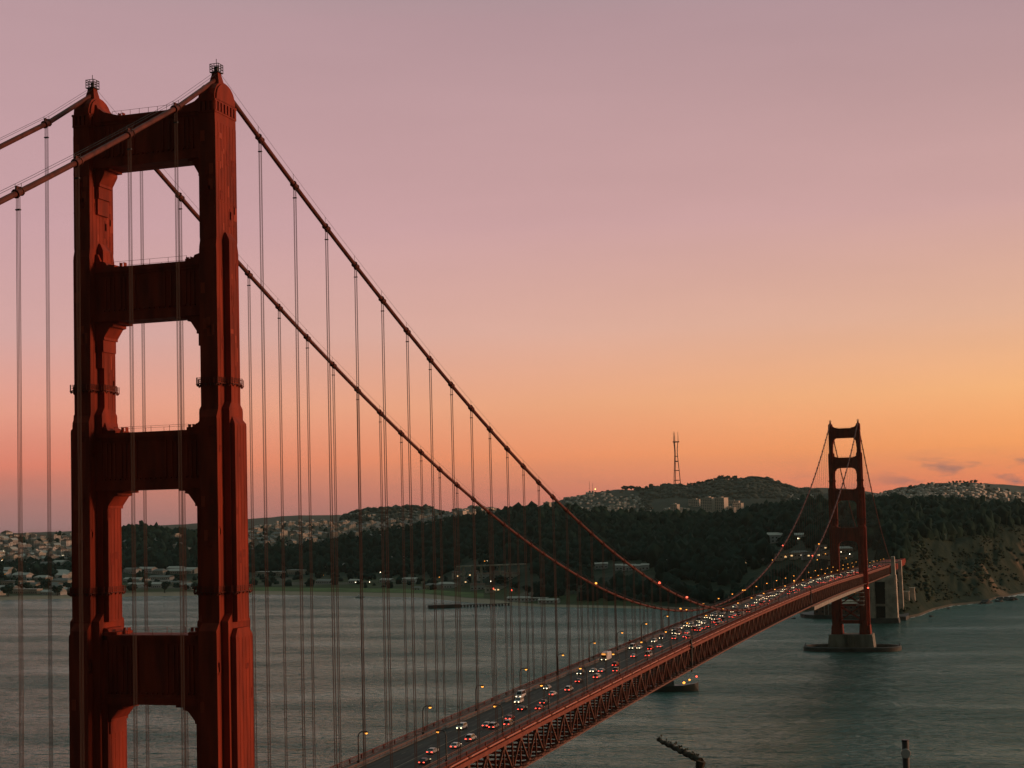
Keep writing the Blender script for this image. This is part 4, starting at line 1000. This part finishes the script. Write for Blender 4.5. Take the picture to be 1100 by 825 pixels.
# elevated roadway on the far shore
a = at_r(493, 608.5, 2900); c = at_r(562, 606, 2760)
va = empty('shore_viaduct', (0, 0, 0), 0, label='thin elevated roadway on piers above the shore houses', cat='viaduct')
MB().bar(tuple(a), tuple(c), 14, 2.4).build('viaduct_deck', CONC, va)
for k in range(7):
    q = a+(c-a)*(k+.5)/7; MB().box(q[0]-1.2, q[0]+1.2, q[1]-3, q[1]+3, 0, q[2]-1).build('viaduct_pier', CONC, va)

# wharf, boats
tip = on_z(460, 653.4, 0); root = on_z(548, 650.5, 0)
wf = empty('timber_wharf', (0, 0, 0), 0, label='long low timber wharf reaching out from the far shore', cat='wharf')
MB().bar((tip[0], tip[1], 3.4), (root[0], root[1], 3.4), 5, .8).build('wharf_deck', mat('wharf_timber', (.07,.06,.05), .85), wf)
d = (root-tip)/np.linalg.norm(root-tip); h_ = tip+d*50; MB().bar((tip[0], tip[1], 2.0), (h_[0], h_[1], 2.4), 22, 5.6).build('wharf_head', MATS['wharf_timber'], wf)
b = MB()
for k in range(26):
    q = tip+(root-tip)*(k+.5)/26; b.box(q[0]-.5, q[0]+.5, q[1]-3, q[1]+3, -3, 3)
b.build('wharf_piles', MATS['wharf_timber'], wf)
def boat(name, p, ln, rz, label, hull, deckm, lights=()):
    t = empty(name, tuple(p), rz, label=label, cat='boat'); w_ = ln*.24
    b = MB(); sec = [(-.5, .8, .95), (-.2, 1, .9), (.2, .95, .95), (.42, .5, 1.15), (.5, .05, 1.3)]; H = ln*.12; vs = []; fs = []
    for (x, k, zz) in sec: vs += [(x*ln, -w_/2*k, H*zz), (x*ln, -w_/2*k*.7, -1), (x*ln, w_/2*k*.7, -1), (x*ln, w_/2*k, H*zz)]
    for i in range(4):
        o = i*4
        for q in range(4): fs.append((o+q, o+(q+1) % 4, o+4+(q+1) % 4, o+4+q))
    fs += [(0, 1, 2, 3), (19, 18, 17, 16)]; b.add(vs, fs); b.build('hull', hull, t)
    b = MB(); b.frus(-.12*ln, 0, H*.9, H*2.1, ln*.16, w_*.36, ln*.14, w_*.32); b.frus(-.08*ln, 0, H*2.1+.003, H*3.0, ln*.07, w_*.28, ln*.06, w_*.25); b.build('wheelhouse', deckm, t)
    b = MB(); b.tube([(-.04*ln, 0, H*3), (-.04*ln, 0, H*4.6)], ln*.012, 6); b.bar((-.04*ln, -w_*.3, H*4), (-.04*ln, w_*.3, H*4), ln*.01); b.build('mast', DARKM, t)
    for (x, y, z, m, s) in lights: MB().lathe([(.1*s, -s), (s, -.5*s), (s, .5*s), (.1*s, s)], 8, (x*ln, y*w_, z*H)).build('deck_lamp', m, t, True)
    return t
BH = mat('boat_hull_paint', (.035,.045,.04), .5); BD = mat('boat_cabin_paint', (.09,.1,.09), .6)
p = on_z(722, 742.5, 0); boat('work_boat', p, 42, .30, 'dark work boat with amber deck lamps half hidden by the truss', BH, BD, [(.22, -.35, 1.35, AMBER, 1.0), (.33, -.22, 1.75, AMBER, .7), (.47, 0, 2.2, WARN, .7)])
p = on_z(386.5, 642, 0); boat('small_boat', p, 16, .2, 'small pale boat just off the far beach left of the wharf', WALLS[1], WALLS[1])
for k, (u, v, m) in enumerate([(528.5, 637, WARN), (548, 638.2, WARN)]):
    p, r = hit(u, v); p = np.array([p[0], p[1], 1.0]) if p[2] < 1 else p
    t = empty('signal_light', tuple(p), 0, label=['larger red signal light on the shore by the wharf root', 'smaller red signal light just right of the larger one'][k], cat='signal light')
    MB().tube([(0, 0, -1), (0, 0, 5)], .25, 6).build('post', DARKM, t); MB().lathe([(.2, 5), (1.7-.6*k, 5.6), (1.7-.6*k, 7.4), (.2, 8.2)], 8).build('lamp_head', m, t)

# town lamps
TL = [(854,576,1),(857,581,1),(869,574,1),(879,575.5,1),(888,578,0),(886,599,0),(889,601,0),(896,598,0),(903,597,1),(908,604,0),(897,609,0),(883,609,0),(877,606.5,0),(942,596,1),(965,597,1),(962,577,1),(901,610,0),(912,601,1),(860,599,1),(843,600,0),(829,605,0),(737,610,1),(812,606,1),(726,617,0),(782,596,1),(523,605,1),(545,616,0),(455,610,0),(381,627,1),(396,627,1),(499,562,1),(419,600,1),(520,605.5,0),(1006,575.5,1),(1016,577,1)]+[(R.uniform(-20, 78), R.uniform(578, 636), R.random() < .4) for _ in range(16)]+[(R.uniform(270, 545), R.uniform(572, 628), R.random() < .5) for _ in range(20)]
for (u, v, wh) in TL:
    p, r = hit(u, v+2.5); t = empty('town_lamp', tuple(p), 0, label='bright white lamp post among the dark trees of the far shore' if wh else 'dim amber lamp post among the dark trees of the far shore', cat='street lamp', group='white lamps of the far shore' if wh else 'amber lamps of the far shore')
    MB().tube([(0, 0, -1), (0, 0, 7)], .12, 5).build('post', DARKM, t); q = r/2400
    MB().lathe([(.1, 6.8), (.6*q, 7), (.6*q, 7.8), (.1, 8.1)], 6).build('lamp_head', mat('white_lamp', (.9,.85,.7), .4, emit=(1,.82,.55), es=7) if wh else AMBER, t)

# ------------------------------------------------------------------ street lamps on the bridge
def lamp(side):
    t = empty('street_lamp', (0, 0, 0)); s = side
    b = MB(); b.tube([(0, 0, 0), (0, 0, 7.0), (-.35*s, 0, 8.0), (-1.2*s, 0, 8.45), (-2.0*s, 0, 8.4)], [.22, .17, .15, .13, .12], 8); b.build('pole', DARKM, t)
    MB().box(-.3, .3, -.3, .3, 0, .8).build('lamp_base', DARKM, t)
    h = MB().frus(-2.3*s, 0, 8.1, 8.6, .55, .32, .35, .2).build('lamp_hood', DARKM, t)
    MB().lathe([(.1, 7.7), (.36, 7.8), (.42, 8.0), (.4, 8.1)], 8, (-2.3*s, 0, 0)).build('bulb', AMBER, h, True); return t
for s in (-1, 1):
    pr_ = None; k = 0
    for i in range(33):
        y = (115.5 if s < 0 else 119.7)+46*i
        if 1265 < y < 1295: continue
        o = lamp(s) if pr_ is None else copy_tree(pr_); pr_ = pr_ or o; k += 1
        o.location = (s*11.6, y, deck(y)+.28)
        tag(o, '%s street lamp, number %d up the bridge on the %s kerb' % ('amber', k, 'far' if s < 0 else 'near'), 'street lamp', 'street lamps on the %s kerb' % ('far' if s < 0 else 'near'))

# ------------------------------------------------------------------ vehicles
CARP = {n: mat('car_paint_'+n, c, .3, .6) for n, c in (('white', (.82,.80,.78)), ('silver', (.58,.57,.55)), ('black', (.02,.02,.022)), ('red', (.35,.03,.03)), ('grey', (.14,.14,.14)), ('blue', (.06,.09,.16)))}
def vehicle(kind, colr):
    t = empty({'saloon': 'parked_car', 'suv': 'car', 'van': 'van', 'truck': 'box_truck', 'bus': 'bus'}[kind] if kind != 'saloon' else 'car', (0, 0, 0)); P = CARP[colr]
    Ln, Wd, Hb, Hr = {'saloon': (4.7, 1.85, .92, 1.45), 'suv': (4.8, 1.95, 1.05, 1.78), 'van': (5.6, 2.05, 1.2, 2.3), 'truck': (8.5, 2.4, 1.4, 3.3), 'bus': (11.5, 2.5, 1.2, 3.2)}[kind]
    hl_ = Ln/2; hw = Wd/2
    prof = [(-hl_, .35), (-hl_+.05, .75), (-hl_+.25, Hb), (hl_-1.2, Hb+.02), (hl_-.15, Hb-.22), (hl_, .6), (hl_-.05, .3)]
    b = MB(); b.prism(prof, -hw, hw, axis='x')
    b.build('body', P, t)
    c = MB()
    if kind in ('saloon', 'suv', 'van'):
        y0, y1, y2, y3 = {'saloon': (-hl_+.55, -hl_+1.15, .35, 1.15), 'suv': (-hl_+.1, -hl_+.5, .5, 1.2), 'van': (-hl_+.05, -hl_+.2, 1.3, 2.0)}[kind]
        vs = [(-hw+.06, y0, Hb), (hw-.06, y0, Hb), (hw-.06, y3, Hb), (-hw+.06, y3, Hb), (-hw+.24, y1, Hr-.07), (hw-.24, y1, Hr-.07), (hw-.24, y2, Hr-.07), (-hw+.24, y2, Hr-.07)]
        c.add(vs, [(3,2,1,0),(4,5,6,7),(0,1,5,4),(1,2,6,5),(2,3,7,6),(3,0,4,7)]); c.build('window', GLASS, t)
        r_ = MB(); r_.frus(0, (y1+y2)/2, Hr-.07, Hr, hw-.22, (y2-y1)/2+.03, hw-.32, (y2-y1)/2-.1)
        for sx in (-1, 1):
            for (ya, yb) in ((y0, y1), (y3, y2)): r_.bar((sx*(hw-.06), ya, Hb), (sx*(hw-.24), yb, Hr-.05), .1)
        r_.build('roof', P, t)
    else:
        fr = hl_-(2.0 if kind == 'truck' else .0)
        MB().box(-hw, hw, -hl_+.02, fr-.05, Hb+.003, Hr).build('cargo_box' if kind == 'truck' else 'cabin', P, t)
        if kind == 'truck':
            c.frus(0, hl_-1.1, Hb+.003, 2.6, hw-.05, .8, hw-.2, .6); c.build('cab', P, t); MB().box(-hw+.2, hw-.2, hl_-.34, hl_-.28, 1.5, 2.3).build('windscreen', GLASS, t)
        else: MB().box(-hw-.01, hw+.01, -hl_+.5, hl_-.1, 1.6, 2.6).build('window', GLASS, t)
    for sx in (-1, 1):
        MB().lathe([(.05, -.1), (.21, -.06), (.21, .06), (.05, .1)], 8).mesh('x', WHITEL)
        b = MB(); b.box(sx*(hw-.32)-.16, sx*(hw-.32)+.16, hl_-.1, hl_+.02, .52, .72); b.build('headlight', WHITEL, t)
        b = MB(); b.box(sx*(hw-.28)-.2, sx*(hw-.28)+.2, -hl_-.04, -hl_+.1, .58, .74); b.build('tail_light', TAILL, t)
        for yy in (-hl_+.95, hl_-.95):
            b = MB(); b.tube([(sx*(hw-.2), yy, .33), (sx*(hw+.02), yy, .33)], .33, 12); wv = b.build('wheel', RUBBER, t)
    if kind == 'truck': MB().box(-hw+.3, hw-.3, hl_-.5, hl_-.2, 2.75, 2.95).build('roof_lamp', AMBER, t)
    return t
VT = {}
def drive(kind, colr, x, y, label, group=None):
    o = VT.get((kind, colr))
    if o is None: o = vehicle(kind, colr); VT[(kind, colr)] = o
    else: o = copy_tree(o)
    o.location = (x, y, deck(y)+.012); o.rotation_euler = (math.atan2(deck(y+1)-deck(y-1), 2)*(1 if x > 0 else -1), 0, 0 if x > 0 else math.pi)
    tag(o, label, {'saloon': 'car', 'suv': 'car', 'van': 'van', 'truck': 'truck', 'bus': 'bus'}[kind], group); return o
CARS = [(5.5,119.6,'saloon','black'),(1.9,134.4,'saloon','silver'),(5.3,143.6,'saloon','white'),(5.2,156,'suv','white'),(-4.5,174.8,'suv','white'),(4.7,177.6,'suv','silver'),(1.8,180,'saloon','silver'),
        (7.6,183.3,'suv','silver'),(4.4,194,'saloon','red'),(2.1,213.4,'saloon','black'),(7.2,216,'saloon','red'),(4.8,228.5,'saloon','grey'),(-4.4,229.8,'suv','white'),(-8,243,'van','white'),(1.7,248.7,'saloon','white'),
        (4.0,261,'suv','white'),(-5,264,'saloon','silver'),(1.2,284,'saloon','black'),(4.6,296.8,'suv','white'),(-4.9,307.8,'suv','black'),(-2,315.5,'saloon','white'),(1.4,315.7,'saloon','white'),(6.8,317.6,'suv','silver'),(1.7,336.3,'suv','red'),
        (-7.9,357.9,'truck','white'),(1.2,369,'saloon','white'),(6.7,373,'van','white'),(1.3,399.9,'suv','red'),(-7.9,403.7,'van','white'),(-4.8,403.8,'saloon','silver'),(3.2,410.2,'saloon','white')]
CN = {'white': 'white', 'silver': 'silver', 'black': 'black', 'red': 'dark red', 'grey': 'grey', 'blue': 'blue'}; KN = {'saloon': 'saloon car', 'suv': 'tall estate car', 'van': 'van', 'truck': 'box truck with roof lamps', 'bus': 'bus'}
def ordn(k): return '%d%s' % (k, 'th' if 10 <= k % 100 <= 20 else {1: 'st', 2: 'nd', 3: 'rd'}.get(k % 10, 'th'))
for k, (x, y, kd, cl) in enumerate(CARS):
    drive(kd, cl, x, y, '%s %s %s, %s vehicle from bottom edge' % (CN[cl], KN[kd], 'driving away' if x > 0 else 'coming towards the viewer', ordn(k+1)))
LANES = [-7.9, -4.75, -1.6, 1.6, 4.75, 7.9]; used = {l: [c[1] for c in CARS if abs(c[0]-l) < 1.7] for l in LANES}
def crowd(y0, y1, n, label, group, away=None):
    for _ in range(n):
        for _t in range(30):
            l = R.choice(LANES if away is None else [q for q in LANES if (q > 0) == away]); y = R.uniform(y0, y1)
            if all(abs(y-q) > 7.5 for q in used[l]): break
        else: continue
        used[l].append(y); kd = R.choice(['saloon', 'saloon', 'suv', 'suv', 'van']); drive(kd, R.choice(['white', 'white', 'silver', 'black', 'grey', 'red', 'blue']), l+R.uniform(-.3, .3), y, label, group)
crowd(430, 500, 12, 'small car in the loose traffic just before the cables meet the deck', 'traffic before the cable crossing')
crowd(500, 700, 46, 'tiny car with glowing lamps in the dense traffic at mid span', 'dense traffic at mid span')
crowd(700, 1000, 34, 'tiny car with glowing lamps in the traffic beyond mid span', 'traffic beyond mid span')
crowd(1000, 1270, 46, 'tiny car with red tail lights in the queue towards the far tower', 'outbound queue at the far tower', True)
crowd(1000, 1270, 30, 'tiny car showing lamps in the queue towards the far tower', 'queue at the far tower')
crowd(1290, 1600, 40, 'tiny car with red tail lights beyond the far tower', 'outbound queue beyond the far tower', True)
crowd(1290, 1600, 26, 'tiny car with lamps in the queue beyond the far tower', 'queue beyond the far tower')
drive('bus', 'silver', -4.75, 742, 'tall pale bus with bright lamps beyond the point where the cables cross')

# ------------------------------------------------------------------ near things on the headland
RUST = mat('lichen_timber', (.055,.045,.028), .9, var=.5, vscale=6, bump=.8, bscale=4)
A = CAM+ray(707, 794.5)*42; B = CAM+ray(753, 817.5)*40
t = empty('crusted_beam', (0, 0, 0), 0, label='old crusted dark beam jutting left over the water at the bottom edge', cat='beam')
b = MB(); n = 26; pp = []; rr_ = []
for k in range(n+1):
    q = A+(B-A)*k/n; pp.append(q+np.array([0, 0, .02*math.sin(k*1.7)])); rr_.append((.085+.05*k/n)*(1+.05*math.sin(k*2.3))*.64)
b.tube(pp, rr_, 10); b.build('beam', RUST, t)
b = MB()
for k in range(30):
    q = A+(B-A)*NR.uniform(.05, 1)+NR.normal(size=3)*.03; v, f = BIG[k % 4]; s = NR.uniform(.012, .026); b.add([tuple(x) for x in v*s+q+np.array([0, 0, .1])], [tuple(x) for x in f])
tag(b.build('lichen_clumps', mat('dry_lichen', (.07,.065,.03), .95), t), kind='stuff')
gz = headground(B[0], B[1]); b = MB(); b.tube([tuple(B), tuple(B+np.array([-.12, 0, -.5])), (B[0]-.1, B[1], gz)], [.13, .075, .09], 8); b.build('support_post', RUST, t)
C0 = CAM+ray(972.5, 795.5)*36; gz = headground(C0[0], C0[1])
t = empty('marker_post', (C0[0], C0[1], gz), 0, label='grey marker post with a round white reflector at the bottom right edge', cat='post')
hh = C0[2]-gz; b = MB(); b.tube([(0, 0, 0), (0, 0, hh-.02)], .078, 14); b.build('post', mat('post_steel', (.09,.10,.10), .5), t); MB().tube([(0, 0, hh-.02), (0, 0, hh+.02)], .085, 14).build('post_cap', DARKM, t)
dv = np.array([CAM[0]-C0[0], CAM[1]-C0[1]]); dv /= np.linalg.norm(dv); th = math.atan2(dv[1], dv[0])
o = MB().lathe([(.11, 0), (.11, .018), (.1, .025)], 20).build('reflector', mat('white_reflector', (.62,.62,.6), .4), t); o.rotation_euler = (0, rad(90), th); o.location = (dv[0]*.075, dv[1]*.075, hh-.28); 

# ------------------------------------------------------------------ the air
hz_m = bpy.data.materials.new('dusk_air'); hz_m.use_nodes = True; tn_ = hz_m.node_tree; tn_.nodes.remove(tn_.nodes['Principled BSDF'])
pv = tn_.nodes.new('ShaderNodeVolumePrincipled'); pv.inputs['Color'].default_value = (.58,.82,.74,1); pv.inputs['Density'].default_value = 1.5e-5; pv.inputs['Anisotropy'].default_value = .2
tn_.links.new(pv.outputs[0], tn_.nodes['Material Output'].inputs['Volume'])
hz = MB().box(-18000, 18000, -5000, 17500, -9.0, 760).build('haze', hz_m); tag(hz, 'thin dusk haze softening the far hills', 'haze', kind='stuff')
